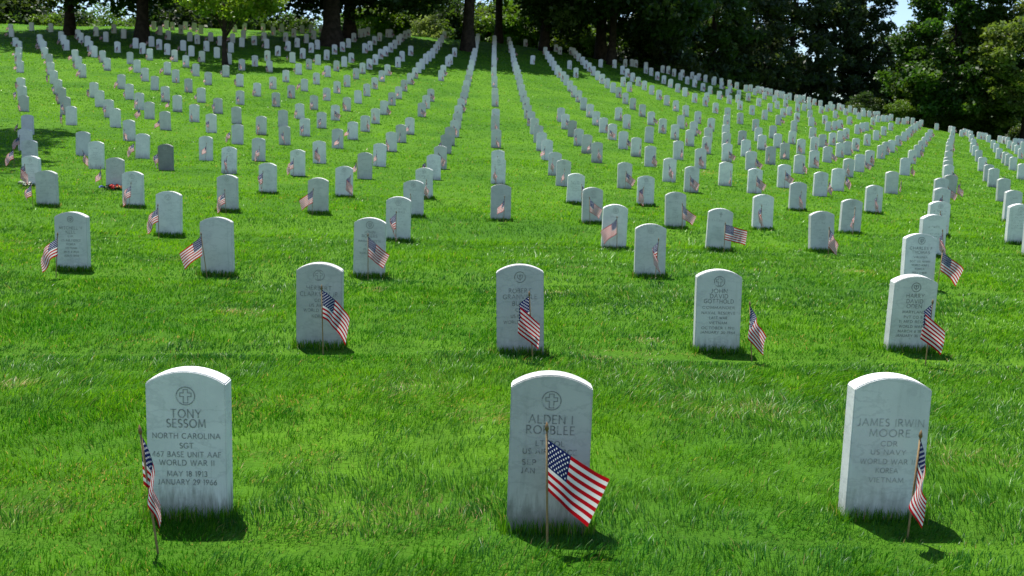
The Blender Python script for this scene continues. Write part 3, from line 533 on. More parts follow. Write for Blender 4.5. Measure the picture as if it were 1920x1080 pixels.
def text_line(mb, txt, zc, h, width, xc=0., wt=.15):
    """roman capitals centred on xc; fitted to the given width"""
    adv = []; x = 0
    for c in txt:
        if c == ' ': x += .55; continue
        g = GL[c]; adv.append((c, x)); x += g[0] + .26
    tot = x - .26; kx = width/tot
    for c, x0 in adv:
        for pl in GL[c][1]:
            stroke(mb, [(xc - width/2 + (x0+px)*kx, zc - h/2 + pz*h) for px, pz in pl], wt*h, FACE)
def fragment_line(mb, zc, h, width, r, xc=0.):
    """a line of lettering worn past reading: broken short strokes"""
    x = xc - width/2
    while x < xc + width/2:
        g = r.uniform(.35, .9)*h
        if r.random() < .84:
            t = r.random()
            if t < .5: stroke(mb, [(x, zc-h/2), (x, zc+h/2*r.uniform(.4, 1))], .17*h, FACE)
            if t > .3: stroke(mb, [(x, zc + r.choice((-.45, 0, .45))*h), (x+g*.7, zc + r.choice((-.45, 0, .45))*h)], .15*h, FACE)
        x += g + .12*h
def ring(mb, zc, r, wdt):
    stroke(mb, [(r*math.cos(a*math.pi/14), zc + r*math.sin(a*math.pi/14)) for a in range(29)], wdt, FACE)
def cross_outline(mb, zc, r, wdt):
    a, h1, h2, w2, b = .24*r, .72*r, .78*r, .62*r, .20*r
    z0 = zc + .14*r
    P = [(-a, zc+h1), (a, zc+h1), (a, z0+b), (w2, z0+b), (w2, z0-b), (a, z0-b), (a, zc-h2), (-a, zc-h2), (-a, z0-b), (-w2, z0-b), (-w2, z0+b), (-a, z0+b), (-a, zc+h1)]
    stroke(mb, P, wdt, FACE)
def emblem_cross(mb, drop, r=.038):
    z = SH - drop; ring(mb, z, r, .0042); cross_outline(mb, z, r, .0036)
def emblem_leaf(mb, drop, r=.037):
    z = SH - drop; ring(mb, z, r, .005)
    stroke(mb, [(0, z+.6*r), (0, z-.7*r)], .004, FACE)
    for k in (-1, 1):
        stroke(mb, [(0, z-.5*r), (k*.45*r, z-.1*r), (k*.5*r, z+.45*r)], .005, FACE)
        stroke(mb, [(0, z+.1*r), (k*.3*r, z+.5*r)], .004, FACE)
def plain_cross(mb, drop, r=.03):
    z = SH - drop
    stroke(mb, [(0, z+r), (0, z-r)], .010, FACE); stroke(mb, [(-.6*r, z+.35*r), (.6*r, z+.35*r)], .010, FACE)
def mesh_of(fn, name):
    mb = MB(); fn(mb); return mb.mesh(name, [M_letters], False)
def lines(spec):
    def fn(mb):
        for s in spec:
            text_line(mb, s[0], SH - s[1], s[2], s[3], s[4] if len(s) > 4 else 0., .15 if s[2] < .028 else .135)
    return fn

INS = {}   # (row, index in row) -> (emblem fn or None, lettering fn, darkness of the painted groove shade and dirt)
INS[0, 0] = (lambda mb: emblem_cross(mb, .105), lines([('TONY', .180, .034, .125), ('SESSOM', .222, .034, .160), ('NORTH CAROLINA', .276, .022, .280), ('SGT', .318, .022, .056),
             ('467 BASE UNIT AAF', .356, .022, .285), ('WORLD WAR II', .392, .022, .228), ('MAY 18 1913', .440, .022, .166), ('JANUARY 29 1966', .476, .022, .245)]), .62)
INS[0, 1] = (lambda mb: emblem_cross(mb, .105), lines([('ALDEN I', .182, .033, .178), ('ROBBLEE', .226, .033, .195), ('LT COL', .282, .021, .115), ('US AIR FORCE', .316, .021, .218),
             ('SEP', .362, .021, .056, -.082), ('JAN', .397, .021, .056, -.086)]), .8)
INS[0, 2] = (None, lines([('JAMES IRWIN', .198, .031, .285), ('MOORE', .245, .031, .175), ('CDR', .292, .021, .07), ('US NAVY', .330, .021, .15), ('WORLD WAR II', .372, .021, .235),
             ('KOREA', .412, .021, .095), ('VIETNAM', .455, .021, .15)]), .26)
INS[1, 0] = (lambda mb: emblem_cross(mb, .085), lines([('HERBERT', .178, .030, .18), ('CLARKSON JR', .222, .030, .27), ('COL', .268, .021, .06), ('US ARMY', .306, .021, .14), ('WORLD WAR II', .342, .021, .22), ('KOREA', .385, .021, .10)]), .8)
INS[1, 1] = (lambda mb: emblem_leaf(mb, .085), lines([('ROBERT', .180, .030, .155), ('GRANVILLE', .222, .030, .235), ('BURT', .268, .030, .11), ('CDR', .315, .021, .06), ('US NAVY', .358, .021, .13), ('WORLD WAR II', .400, .021, .23)]), .8)
INS[1, 2] = (lambda mb: emblem_cross(mb, .085), lines([('JOHN', .155, .029, .12), ('DAVID', .193, .029, .13), ('GOTTHOLD', .231, .029, .215), ('COMMANDER', .278, .018, .235), ('NAVAL RESERVE', .318, .018, .245), ('LAST WAR', .355, .018, .13),
             ('VIETNAM', .392, .018, .13), ('OCTOBER 1 1911', .430, .018, .24), ('JANUARY 30 1964', .463, .018, .255)]), .9)
INS[1, 3] = (lambda mb: emblem_leaf(mb, .085, .034), lines([('HARRY', .150, .029, .135), ('DAVID', .192, .029, .125), ('ODEN', .230, .029, .115), ('MARYLAND', .275, .019, .17), ('PVT CO B', .315, .019, .14), ('11 MED REGT', .350, .019, .205),
             ('WORLD WAR I', .388, .019, .20), ('MARCH 6 1896', .425, .019, .21), ('JANUARY 30 1969', .46, .019, .24)]), .9)
INS[2, 0] = (lambda mb: emblem_leaf(mb, .075, .030), lines([('MITCHELL V', .165, .030, .235), ('KELL', .208, .030, .10), ('COL', .250, .02, .06), ('US AIR FORCE', .295, .02, .20), ('KOREA', .335, .02, .09), ('VIETNAM', .375, .02, .12), ('MAY 4 1924', .415, .02, .15), ('JUN 5 1976', .455, .02, .15)]), .8)
INS[2, 2] = (lambda mb: emblem_leaf(mb, .075), lines([('JOHN', .150, .029, .115), ('ROGERS', .190, .029, .16), ('MASSACHUSETTS', .245, .02, .23), ('CAPT', .285, .02, .08), ('US NAVY', .33, .02, .13), ('WORLD WAR II', .37, .02, .2)]), .8)
INS[2, 3] = (lambda mb: emblem_leaf(mb, .075, .03), None, .25)
INS[2, 4] = (lambda mb: emblem_leaf(mb, .075), lines([('CHARLES F', .155, .029, .24), ('THOMAS', .198, .029, .19), ('VIRGINIA', .25, .02, .15), ('SGT US ARMY', .295, .02, .22), ('WORLD WAR I', .335, .02, .18), ('KOREA', .375, .02, .1), ('MAY 3 1899', .415, .02, .15)]), .9)
WORN = []
for s in range(7):
    def fn(mb, s=s):
        r = random.Random(100+s)
        fragment_line(mb, SH-.16, .027, r.uniform(.13, .22), r)
        if s % 2: fragment_line(mb, SH-.20, .027, r.uniform(.13, .22), r)
        z = .255
        for k in range(r.choice((3, 4, 5))):
            fragment_line(mb, SH-z, .018, r.uniform(.08, .23), r); z += .038
    WORN.append(mesh_of(fn, 'inscription'))
EMB = [mesh_of(lambda mb: emblem_cross(mb, .085), 'emblem'), mesh_of(lambda mb: emblem_leaf(mb, .08), 'emblem'), mesh_of(lambda mb: plain_cross(mb, .085), 'emblem')]

rows = {}
for k, s in enumerate(ST): rows.setdefault(s[3], []).append(k)
pos = {}
for j, ks in rows.items():
    for i, k in enumerate(ks): pos[k] = (j, i, len(ks))
order = sorted(range(len(ST)), key=lambda k: math.hypot(ST[k][0], ST[k][1]))
NEAR = order[:300]; nearset = set(NEAR)
ORD = ['first', 'second', 'third', 'fourth', 'fifth', 'sixth', 'seventh', 'eighth', 'ninth', 'tenth', 'eleventh', 'twelfth', 'thirteenth', 'fourteenth', 'fifteenth', 'sixteenth', 'seventeenth', 'eighteenth', 'nineteenth',
       'twentieth', 'twenty-first', 'twenty-second', 'twenty-third', 'twenty-fourth', 'twenty-fifth', 'twenty-sixth', 'twenty-seventh', 'twenty-eighth', 'twenty-ninth', 'thirtieth', 'thirty-first', 'thirty-second', 'thirty-third', 'thirty-fourth', 'thirty-fifth', 'thirty-sixth', 'thirty-seventh', 'thirty-eighth', 'thirty-ninth', 'fortieth', 'forty-first', 'forty-second', 'forty-third', 'forty-fourth']
def where(k):
    j, i, n = pos[k]
    a = 'leftmost' if i == 0 else 'rightmost' if i == n-1 else ORD[min(i, len(ORD)-1)] + ' from the left'
    return a, ('front row' if j == 0 else ORD[j] + ' row from the front' )
HAND = {(0, 0): 'large front row headstone with ringed cross and eight clear lines of lettering', (0, 1): 'large front row headstone partly hidden by an open spread flag', (0, 2): 'large front row headstone with pale left edge and faint worn lettering',
        (1, 0): 'second row headstone with a dark stain around its ringed cross emblem', (1, 1): 'grey second row headstone behind a flag draped to both sides of its stick',
        (1, 2): 'white second row headstone with its flag standing clear on its right side', (1, 3): 'white second row headstone overlapping another headstone directly behind it',
        (2, 0): 'third row headstone at far left with a lozenge emblem and grey lettering', (2, 1): 'blank white third row headstone with a flag blown out to its left', (2, 2): 'third row headstone with a dark chip on its arched top edge',
        (2, 3): 'plain blank third row headstone behind a narrow hanging flag', (2, 4): 'third row headstone half hidden behind the rightmost second row headstone'}
DARK = {}   # stained stones (picked out by the photo): (row, idx): tone
def near_px(u, v):
    a2, b2 = (u-960)/FPX, (540-v)/FPX
    a = a2*cr - b2*sr; b = a2*sr + b2*cr
    best = min(range(len(ST)), key=lambda k: abs(ST[k][0]/ST[k][1]*(cp+b*sp_) - a)*1.0 + abs(ST[k][2]/ST[k][1]*(cp+b*sp_) - (b*cp-sp_)))
    return best
for (u, v, t) in [(311, 270, .33), (1073, 225, .62), (600, 491, .68), (980, 497, .70), (940, 345, .70), (684, 286, .72), (426, 327, .80), (597, 332, .78), (838, 251, .62), (88, 319, .74), (845, 237, .68),
                  (1393, 244, .70), (1777, 327, .62), (1434, 275, .70), (216, 295, .72), (44, 178, .72), (123, 164, .72), (122, 180, .72), (517, 173, .8), (1464, 268, .75), (1221, 420, .82), (312, 208, .8), (454, 200, .78), (409, 183, .80), (534, 235, .78), (1110, 265, .8), (1034, 697, .70), (357, 690, 1.0), (1668, 699, .97), (1351, 506, .88), (1711, 515, .90), (692, 407, .85), (134, 398, .84), (1670, 231, .55)]:
    DARK[near_px(u, v)] = t

def place_stone(k):
    x, y, zt, j = ST[k]
    r = random.Random(900+k)
    o = link('headstone', SLAB); o.location = (x, y, zt - SH)
    o.rotation_euler = (math.radians(r.gauss(0, 1.2)), math.radians(r.gauss(0, .9)), math.radians(r.gauss(1.2, 2.2)))
    t = DARK.get(k, 1.08 - .30*r.random()**2); o.color = (t, t, t*r.uniform(.97, 1.01), 1)
    jj, i, n = pos[k]
    a, b = where(k)
    tone = 'white marble' if DARK.get(k, 1) > .9 else 'dark stained' if t < .66 else 'grey weathered'
    lab = HAND.get((jj, i), f'{tone} headstone {a} in the {b}')
    tag(o, lab, 'headstone', 'headstones in rows across the lawn')
    key = (jj, i)
    if key in INS:
        e, tx, dk = INS[key]
        if e: q = link('emblem', mesh_of(e, 'emblem'), o); q.color = (1, 1, 1, dk)
        if tx: q = link('inscription', mesh_of(tx, 'inscription'), o); q.color = (1, 1, 1, dk)
    elif jj <= 6 and key != (2, 1):
        q = link('inscription', WORN[r.randrange(7)], o); q.color = (1, 1, 1, r.uniform(.25, .8))
        if r.random() < .75:
            q = link('emblem', EMB[2] if (jj, i) == (3, 3) else EMB[r.randrange(2)], o); q.color = (1, 1, 1, r.uniform(.3, .8))
    return o
for k in NEAR: place_stone(k)

def far_stones():
    prof = [(-SW/2, -.30)] + arch(6) + [(SW/2, -.30)]
    n = len(prof); mb = MB()
    for k in order[300:]:
        x, y, zt, j = ST[k]; r = random.Random(900+k)
        a = math.radians(r.gauss(1.2, 3)); lean = r.gauss(0, .02)
        ca, sa = math.cos(a), math.sin(a); V = []
        for yy in (-SD/2, SD/2):
            for px, pz in prof:
                qx = px + lean*pz
                V.append((x + qx*ca - yy*sa, y + qx*sa + yy*ca, zt - SH + pz))
        F = [list(range(n)), list(range(2*n-1, n-1, -1))] + [[q, q+n, (q+1) % n + n, (q+1) % n] for q in range(n)]
        mb.add(V, F)
    o = link('headstones', mb.mesh('headstones', [M_marble_far], False))
    tag(o, 'hundreds of small white headstones covering the far upper slope', 'headstones', kind='stuff')
M_marble_far = mat_simple('distant_marble', (.74, .745, .74), .65, .3, .22, (.62, .63, .625))
far_stones()

# ------------------------------------------------------------------ flags
HO, FL = .20, .295      # hoist and fly of a small grave flag
def cloth_arrays(az0, az1, dr0, dr1, amp, ph, nu=18, nv=11, sag=0.0, pinch=0.0, skew=0.0, fold=0.0):
    """cloth hung on the stick (z axis, top at 0). az: heading of the fly in plan, dr: droop below level, both from hoist to fly end"""
    us = np.linspace(0, 1, nu); vs = np.linspace(0, 1, nv)     # v: 1 top
    P = np.zeros((nv, nu, 3))
    for b, v in enumerate(vs):
        p = np.zeros(3); ds = FL/(nu-1)
        t = 1 - v
        for a, u in enumerate(us):
            if a:
                um = u - .5/(nu-1)
                q = um if not fold else min(max((um - fold)/.12 + .5, 0), 1)
                az = az0 + (az1-az0)*q + amp*math.sin(6.5*um + ph + 1.6*t) + .35*amp*math.sin(13*um + 2*ph - 2.2*t)
                dr = dr0 + (dr1-dr0)*um + .25*amp*math.sin(5*um + ph*1.3 + 2.0*t)
                p = p + ds*np.array([math.cos(dr)*math.cos(az), math.cos(dr)*math.sin(az), -math.sin(dr)])
            hz = -HO*t*(1 - pinch*u)
            P[b, a] = p + np.array([0, 0, hz]) + np.array([-skew*u*t, sag*u*math.sin(3*t), 0])
    uv = np.stack(np.meshgrid(us, vs), -1)
    return P.reshape(-1, 3), uv.reshape(-1, 2), nu, nv
def cloth_faces(nu, nv, o=0):
    return [[o+b*nu+a, o+b*nu+a+1, o+(b+1)*nu+a+1, o+(b+1)*nu+a] for b in range(nv-1) for a in range(nu-1)]
def add_uv(me, uvs):
    lay = me.uv_layers.new(name='UVMap')
    idx = np.zeros(len(me.loops), np.int32); me.loops.foreach_get('vertex_index', idx)
    lay.data.foreach_set('uv', np.asarray(uvs, np.float32)[idx].ravel())
def cloth_mesh(params, name='cloth'):
    P, uv, nu, nv = cloth_arrays(**params)
    me = D.meshes.new(name); me.from_pydata([tuple(p) for p in P], [], cloth_faces(nu, nv))
    add_uv(me, uv); me.materials.append(M_flag)
    me.polygons.foreach_set('use_smooth', [True]*len(me.polygons)); me.update(); return me
def stick_geo(L, r=.0045, seg=7):
    V, F = tube([(0, 0, -.10), (0, 0, L*.5), (0, 0, L)], [r, r, r], seg)
    V2, F2 = tube([(0, 0, L-.002), (0, 0, L+.008), (0, 0, L+.020), (0, 0, L+.036)], [r*.8, r*1.9, r*1.5, r*.15], seg)
    return (V, F), (V2, F2)
R_ = math.radians
# kinds: heading 0 = to the right of the picture, -90 = towards the viewer
P_OPEN = dict(az0=R_(-12), az1=R_(8), dr0=R_(33), dr1=R_(30), amp=.26, ph=.4, skew=.08)
P_FOLDR = dict(az0=R_(-25), az1=R_(12), dr0=R_(24), dr1=R_(60), amp=.5, ph=1.2, skew=.01)
P_DRAPE = dict(az0=R_(-170), az1=R_(-12), dr0=R_(30), dr1=R_(44), amp=.22, ph=.2, pinch=.1, fold=.34)
P_NARR = dict(az0=R_(-75), az1=R_(-30), dr0=R_(40), dr1=R_(50), amp=.75, ph=2.0, pinch=.35)
P_NARL = dict(az0=R_(-92), az1=R_(-140), dr0=R_(42), dr1=R_(50), amp=.75, ph=2.4, pinch=.3)
P_LEFT = dict(az0=R_(205), az1=R_(178), dr0=R_(33), dr1=R_(40), amp=.4, ph=.8, skew=-.06, pinch=.15)
P_RIGHT = dict(az0=R_(-20), az1=R_(8), dr0=R_(33), dr1=R_(38), amp=.4, ph=1.5, skew=.06, pinch=.1)
P_ROLL = dict(az0=R_(-50), az1=R_(-20), dr0=R_(50), dr1=R_(76), amp=.9, ph=.9, pinch=.5, skew=-.02)
P_DIAR = dict(az0=R_(-25), az1=R_(8), dr0=R_(38), dr1=R_(36), amp=.35, ph=.3, skew=.06, pinch=.25)
P_LIMP = dict(az0=R_(-120), az1=R_(-40), dr0=R_(42), dr1=R_(50), amp=.8, ph=3.0, pinch=.35)
P_FLATR = dict(az0=R_(-40), az1=R_(8), dr0=R_(8), dr1=R_(18), amp=.35, ph=.1)
P_HANG = dict(az0=R_(-118), az1=R_(-84), dr0=R_(40), dr1=R_(42), amp=.5, ph=.6, pinch=.35)
KINDS = [P_OPEN, P_FOLDR, P_DRAPE, P_NARR, P_NARL, P_LEFT, P_RIGHT, P_ROLL, P_DIAR, P_LIMP, P_FLATR, P_HANG]
KM = [cloth_mesh(p) for p in KINDS]
FTXT = ['spread open showing stars and stripes', 'folded down to the right', 'draped to both sides of its stick', 'hanging narrow', 'hanging narrow', 'blown out to the left', 'blown out to the right', 'rolled around its stick', 'slanting down to the right', 'hanging limp', 'held out level to the right', 'hanging straight down']
(sv, sf), (tv, tf) = stick_geo(.42)
def stick_mesh(L, name='stick'):
    mb = MB(); (a, b), (c, d) = stick_geo(L); mb.add(a, b, 0); mb.add(c, d, 1)
    return mb.mesh(name, [M_stick, M_tip])
STICK = stick_mesh(.44)
WHOLE = []
for p in KINDS:      # stick and cloth in one mesh, for flags too far off to show their parts
    q = dict(p); q['nu'] = 10; q['nv'] = 6
    P, uv, nu, nv = cloth_arrays(**q)
    mb = MB(); mb.add([(x, y, z+.41) for x, y, z in P], cloth_faces(nu, nv), 0)
    (a, b), _ = stick_geo(.44, .005, 5); mb.add(a, b, 1)
    me = mb.mesh('grave_flag', [M_flag, M_stick])
    add_uv(me, list(uv) + [(0, 0)]*(len(mb.v)-len(P))); WHOLE.append(me)

def flag_parts(x, y, z, dx, h, kind, label, yaw=0., drop=.0):
    root = D.objects.new('grave_flag', None); C.objects.link(root); root.empty_display_size = .1
    root.location = (x, y, z); tag(root, label, 'flag', 'small flags planted before the headstones')
    tilt = math.atan2(dx, h); root.rotation_euler = (0, tilt, 0)
    L = math.hypot(dx, h)
    s = link('stick', STICK, root); s.scale = (1, 1, (L-.02)/.44)
    c = link('cloth', KM[kind], root); c.location = (0, 0, L-drop-.02); c.rotation_euler = (0, -tilt*.7, yaw)
    return root
# planted where the photo shows them: stone key -> x, y, z, lean, height, kind
NEARF = {(0, 0): (-1.361, 3.807, -1.582, -.061, .493, 7), (0, 1): (.170, 3.891, -1.554, -.017, .519, 0), (0, 2): (1.692, 4.095, -1.539, .020, .445, 11),
 (1, 0): (-1.332, 7.094, -1.437, -.013, .479, 1), (1, 1): (.161, 7.077, -1.410, -.037, .488, 2), (1, 2): (1.747, 7.198, -1.412, -.039, .412, 3), (1, 3): (2.992, 7.178, -1.412, .016, .463, 2),
 (2, 0): (-4.555, 10.031, -1.343, .030, .449, 4), (2, 1): (-3.103, 10.233, -1.338, -.060, .466, 5), (2, 2): (-1.497, 10.437, -1.317, -.004, .466, 8), (2, 3): (1.524, 10.743, -1.293, .019, .457, 9),
 (2, 4): (4.654, 11.027, -1.281, .029, .429, 6), (3, 0): (-4.686, 13.356, -1.210, -.006, .436, 4), (3, 1): (-1.541, 13.255, -1.211, .001, .441, 9), (3, 2): (1.401, 13.620, -1.197, -.018, .431, 5),
 (3, 3): (2.757, 13.214, -1.213, -.002, .419, 10), (3, 4): (4.163, 13.335, -1.214, -.013, .394, 3)}
HANDF = {(0, 0): 'small flag rolled around its leaning stick, left of the front row', (0, 1): 'large open flag spread before the middle front row headstone', (0, 2): 'narrow hanging flag before the front row headstone with faint lettering',
 (1, 0): 'flag folded down to the right before the stained second row headstone', (1, 1): 'flag draped to both sides of its stick before the grey second row headstone', (1, 2): 'narrow flag standing in grass clear of the second row headstone on its left', (1, 3): 'flag draped to both sides of its stick before the rightmost second row headstone'}
FAR_F = []
def flag_label(kd, a, b):
    for lab in (f'flag {FTXT[kd]} before the headstone {a} in the {b}', f'flag {FTXT[kd]} before headstone {a} in {b}', f'small flag before the headstone {a} in the {b}'):
        if len(lab.replace('-', ' ').split()) <= 16: return lab
    return lab
nf = 0
for k in order:
    x, y, zt, j = ST[k]; r = random.Random(4000+k)
    jj, i, n = pos[k]; key = (jj, i)
    a, b = where(k)
    if key in NEARF:
        fx, fy, fz, dx, h, kd = NEARF[key]
        f = min(1., (y - .21)/fy); fx *= f; fy *= f
        lab = HANDF.get(key) or flag_label(kd, a, b)
        flag_parts(fx, fy, gz(fx, fy), dx, h + fz - gz(fx, fy), kd, lab, drop=.03 if key == (0, 1) else 0.); nf += 1
        continue
    if r.random() < .035 and jj > 4: continue
    fx = x + r.gauss(.0, .07); fy = y - .05 - r.uniform(.22, .42)
    ux = x/y
    if ux < -.18: kd = r.choice([4, 3, 4, 11, 5, 9, 9, 4, 2])
    elif ux > .15: kd = r.choice([3, 3, 8, 9, 11, 2, 9, 3])
    else: kd = r.choice([2, 3, 8, 9, 11, 3, 11, 8])
    h = r.uniform(.40, .46); dx = r.gauss(0, .03)
    if nf < 300:
        lab = flag_label(kd, a, b)
        if jj <= 7:
            flag_parts(fx, fy, gz(fx, fy), dx, h, kd, lab, r.gauss(0, .25))
        else:
            o = link('grave_flag', WHOLE[kd]); o.location = (fx, fy, gz(fx, fy) + h - .44)
            o.rotation_euler = (r.gauss(0, .05), math.atan2(dx, h), r.gauss(0, .3))
            tag(o, lab, 'flag', 'small flags planted before the headstones')
        nf += 1
    else: FAR_F.append((fx, fy, h, dx, kd, r.gauss(0, .3)))

def far_flags():
    mb = MB(); uvs = []
    for fx, fy, h, dx, kd, yaw in FAR_F:
        q = dict(KINDS[kd]); q['nu'] = 6; q['nv'] = 4
        P, uv, nu, nv = cloth_arrays(**q)
        z0 = gz(fx, fy); c, s = math.cos(yaw), math.sin(yaw)
        mb.add([(fx + x*c - y*s + dx, fy + x*s + y*c, z0 + h - .03 + z) for x, y, z in P], cloth_faces(nu, nv), 0); uvs += list(uv)
        V, F = tube([(fx, fy, z0-.05), (fx+dx, fy, z0+h)], [.006, .006], 4); mb.add(V, F, 1); uvs += [(0, 0)]*len(V)
    me = mb.mesh('small_flags', [M_flag, M_stick]); add_uv(me, uvs)
    tag(link('small_flags', me), 'hundreds of tiny red white and blue flags before the far headstones', 'flags', kind='stuff')
far_flags()

# ------------------------------------------------------------------ flowers left at graves
def blob_cluster(cx, cy, cz, n, R, r, seed):
    rr = random.Random(seed); V = []; F = []
    bm = bmesh.new()
    for k in range(n):
        a = rr.uniform(0, 6.28); q = R*math.sqrt(rr.random())
        mt = Matrix.Translation((cx+q*math.cos(a), cy+q*math.sin(a), cz + rr.uniform(0, R*.7))) @ Matrix.Rotation(rr.uniform(0, 3), 4, 'X') @ Matrix.Diagonal((1, 1, .55, 1))
        g = bmesh.ops.create_icosphere(bm, subdivisions=1, radius=r*rr.uniform(.7, 1.2), matrix=mt)
        for v in g['verts']: v.co += Vector((rr.gauss(0, r*.14), rr.gauss(0, r*.14), rr.gauss(0, r*.14)))
    me = D.meshes.new('flowers'); bm.to_mesh(me); bm.free(); return me
ks = near_px(216, 295); sx, sy, szt, _ = ST[ks]
fy = sy - .22; fz = gz(sx, fy)
root = D.objects.new('flower_arrangement', None); C.objects.link(root); root.location = (sx, fy, fz)
tag(root, 'red and orange flowers with blue ribbon laid before a grey headstone', 'flowers')
for nm, mt, px, nn, RR, rr_, sd in (('red_flowers', M_red, .06, 26, .07, .026, 1), ('orange_flowers', M_orange, .155, 12, .045, .022, 2), ('ribbon', M_blueribbon, -.17, 9, .045, .022, 3), ('foliage', M_green, .02, 40, .15, .022, 4)):
    link(nm, blob_cluster(px, 0, .05 if nm != 'foliage' else .01, nn, RR, rr_, sd), root, [mt])
ks = near_px(60, 292); sx, sy, szt, _ = ST[ks]
fy = sy - .25; fz = gz(sx - .03, fy)
root = D.objects.new('flower_bunch', None); C.objects.link(root); root.location = (sx - .03, fy, fz)
tag(root, 'small bunch of white flowers on grass at the foot of a headstone', 'flowers')
link('white_flowers', blob_cluster(0, 0, .03, 22, .11, .02, 5), root, [M_white])
link('foliage', blob_cluster(0, 0, .0, 24, .12, .018, 6), root, [M_green])

# ------------------------------------------------------------------ trees
def leaf_cloud(centres, radii, per, leaf, seed, up=.35, long=1.0, tone=None):
    g = np.random.default_rng(seed)
    cs = np.repeat(np.asarray(centres, float), per, axis=0); rs = np.repeat(np.asarray(radii, float), per)
    n = len(cs)
    off = g.normal(0, 1, (n, 3)); off /= np.linalg.norm(off, axis=1)[:, None]
    off *= (g.uniform(0, 1, n)**(1/2.2))[:, None]*rs[:, None]; off[:, 2] *= .62
    c = cs + off
    nr = g.normal(0, 1, (n, 3)); nr[:, 2] = np.abs(nr[:, 2]) + up; nr /= np.linalg.norm(nr, axis=1)[:, None]
    a = g.normal(0, 1, (n, 3)); a -= nr*np.sum(a*nr, 1)[:, None]; a /= np.linalg.norm(a, axis=1)[:, None]
    b = np.cross(nr, a)
    L = leaf*g.uniform(.6, 1.25, n)[:, None]
    P = np.stack([c - a*L*.62*long, c - b*L*.36 + nr*L*.05, c + a*L*.62*long, c + b*L*.36 + nr*L*.05], 1)
    F = 4*np.arange(n)[:, None] + np.arange(4)
    t0 = np.repeat(g.uniform(.1, .9, len(centres)), per) + g.normal(0, .2, n)
    t1 = np.repeat(g.uniform(0, 1, len(centres))**3, per)
    me = np_mesh('crown', P.reshape(-1, 3), F); me.materials.append(M_leaf)
    col_attr(me, np.repeat(np.stack([np.clip(t0, 0, 1), np.clip(t1, 0, 1), 0*t0], 1), 4, axis=0))
    return me
def cl_round(n, rx, rz, seed, zc, flat=0.):
    g = np.random.default_rng(seed); out = []
    while len(out) < n:
        p = g.uniform(-1, 1, 3); q = np.linalg.norm(p)
        if q > 1 or q < .35: continue
        if p[2] < -.75+flat: continue
        rr = 1 + .22*math.sin(3*math.atan2(p[1], p[0]) + seed) + .15*math.sin(5*p[2] + seed)
        out.append((p[0]*rx*rr, p[1]*rx*rr, zc + p[2]*rz))
    return np.array(out)
def cl_cone(n, R, H, z0, seed, pw=.8):
    g = np.random.default_rng(seed); out = []
    nb = n
    for k in range(nb):
        t = g.uniform(0, 1)**1.25
        r = R*(1-t)**pw*(.45 + .6*math.sqrt(g.uniform(0, 1)))*(1 + .18*math.sin(t*26 + seed))
        a = g.uniform(0, 2*math.pi)
        out.append((r*math.cos(a), r*math.sin(a), z0 + t*(H-z0) - .10*r))
    return np.array(out)
def trunk_mesh(H, r0, limbs, seed, bend=.3, top=.35):
    g = random.Random(seed); mb = MB()
    n = 7; path = []; rad = []
    bx, by = g.uniform(-bend, bend), g.uniform(-bend, bend)
    for k in range(n+1):
        t = k/n
        path.append((bx*math.sin(t*2.2) + .03*g.uniform(-1, 1), by*math.sin(t*2.0), -.35 + (H+.35)*t))
        fl = 1 + .55*math.exp(-t*H/.45)
        rad.append(r0*fl*(1 - (1-top)*t))
    V, F = tube(path, rad, 12); mb.add(V, F)
    for c in limbs:
        t = g.uniform(.35, .95); k = t*n; i = int(k); p0 = np.array(path[i])*(1-(k-i)) + np.array(path[min(i+1, n)])*(k-i)
        c = np.array(c, float); mid = p0*.5 + c*.5 + np.array([0, 0, .25])
        r = r0*(1-(1-top)*t)*.42
        V, F = tube([p0, mid, c], [r, r*.6, r*.15], 6); mb.add(V, F)
    return mb.mesh('trunk', [M_bark])
def tree(name, label, x, y, crown_me, trunk_me, color, scale=1., rot=0., group=None, cat='tree', z=None, sxy=1.):
    root = D.objects.new(name, None); C.objects.link(root)
    root.location = (x, y, gz(x, y) if z is None else z); root.rotation_euler = (0, 0, rot); root.scale = (scale*sxy, scale*sxy, scale)
    tag(root, label, cat, group)
    if trunk_me: link('trunk', trunk_me, root)
    c = link('crown', crown_me, root); c.color = (*color, 1)
    return root

OAK = (.034, .080, .011); DARKOAK = (.022, .050, .010); LITE = (.085, .165, .014); MID = (.055, .125, .012); EVER = (.030, .054, .022); SILV = (.17, .23, .085); MAGN = (.085, .130, .024)
# shade trees on the crest, crowns above the top of the picture
def low_boughs(n, R, z0, z1, seed):
    g = np.random.default_rng(seed); a = g.uniform(0, 6.28, n); r = R*np.sqrt(g.uniform(.12, 1, n))
    return np.stack([r*np.cos(a), r*np.sin(a), z0 + (z1-z0)*g.uniform(0, 1, n)**.6 + .12*(R-r)], 1)
oakA = np.vstack([cl_round(140, 6.4, 4.6, 3, 10.2), low_boughs(100, 6.5, 2.0, 5.0, 3)]); oakB = np.vstack([cl_round(170, 7.6, 5.4, 8, 11.4), low_boughs(80, 7.4, 2.4, 6.0, 8)]); oakC = np.vstack([cl_round(150, 6.8, 6.2, 21, 12.5), low_boughs(40, 6.6, 4.2, 7.5, 21)])
crA = leaf_cloud(oakA, np.full(len(oakA), 1.45), 150, .36, 3); crB = leaf_cloud(oakB, np.full(len(oakB), 1.55), 150, .38, 8); crC = leaf_cloud(oakC, np.full(len(oakC), 1.55), 150, .38, 21)
def limbs_of(cl, n, seed):
    g = random.Random(seed); return [tuple(cl[g.randrange(len(cl))]) for _ in range(n)]
GRP = 'tall shade trees along the crest'
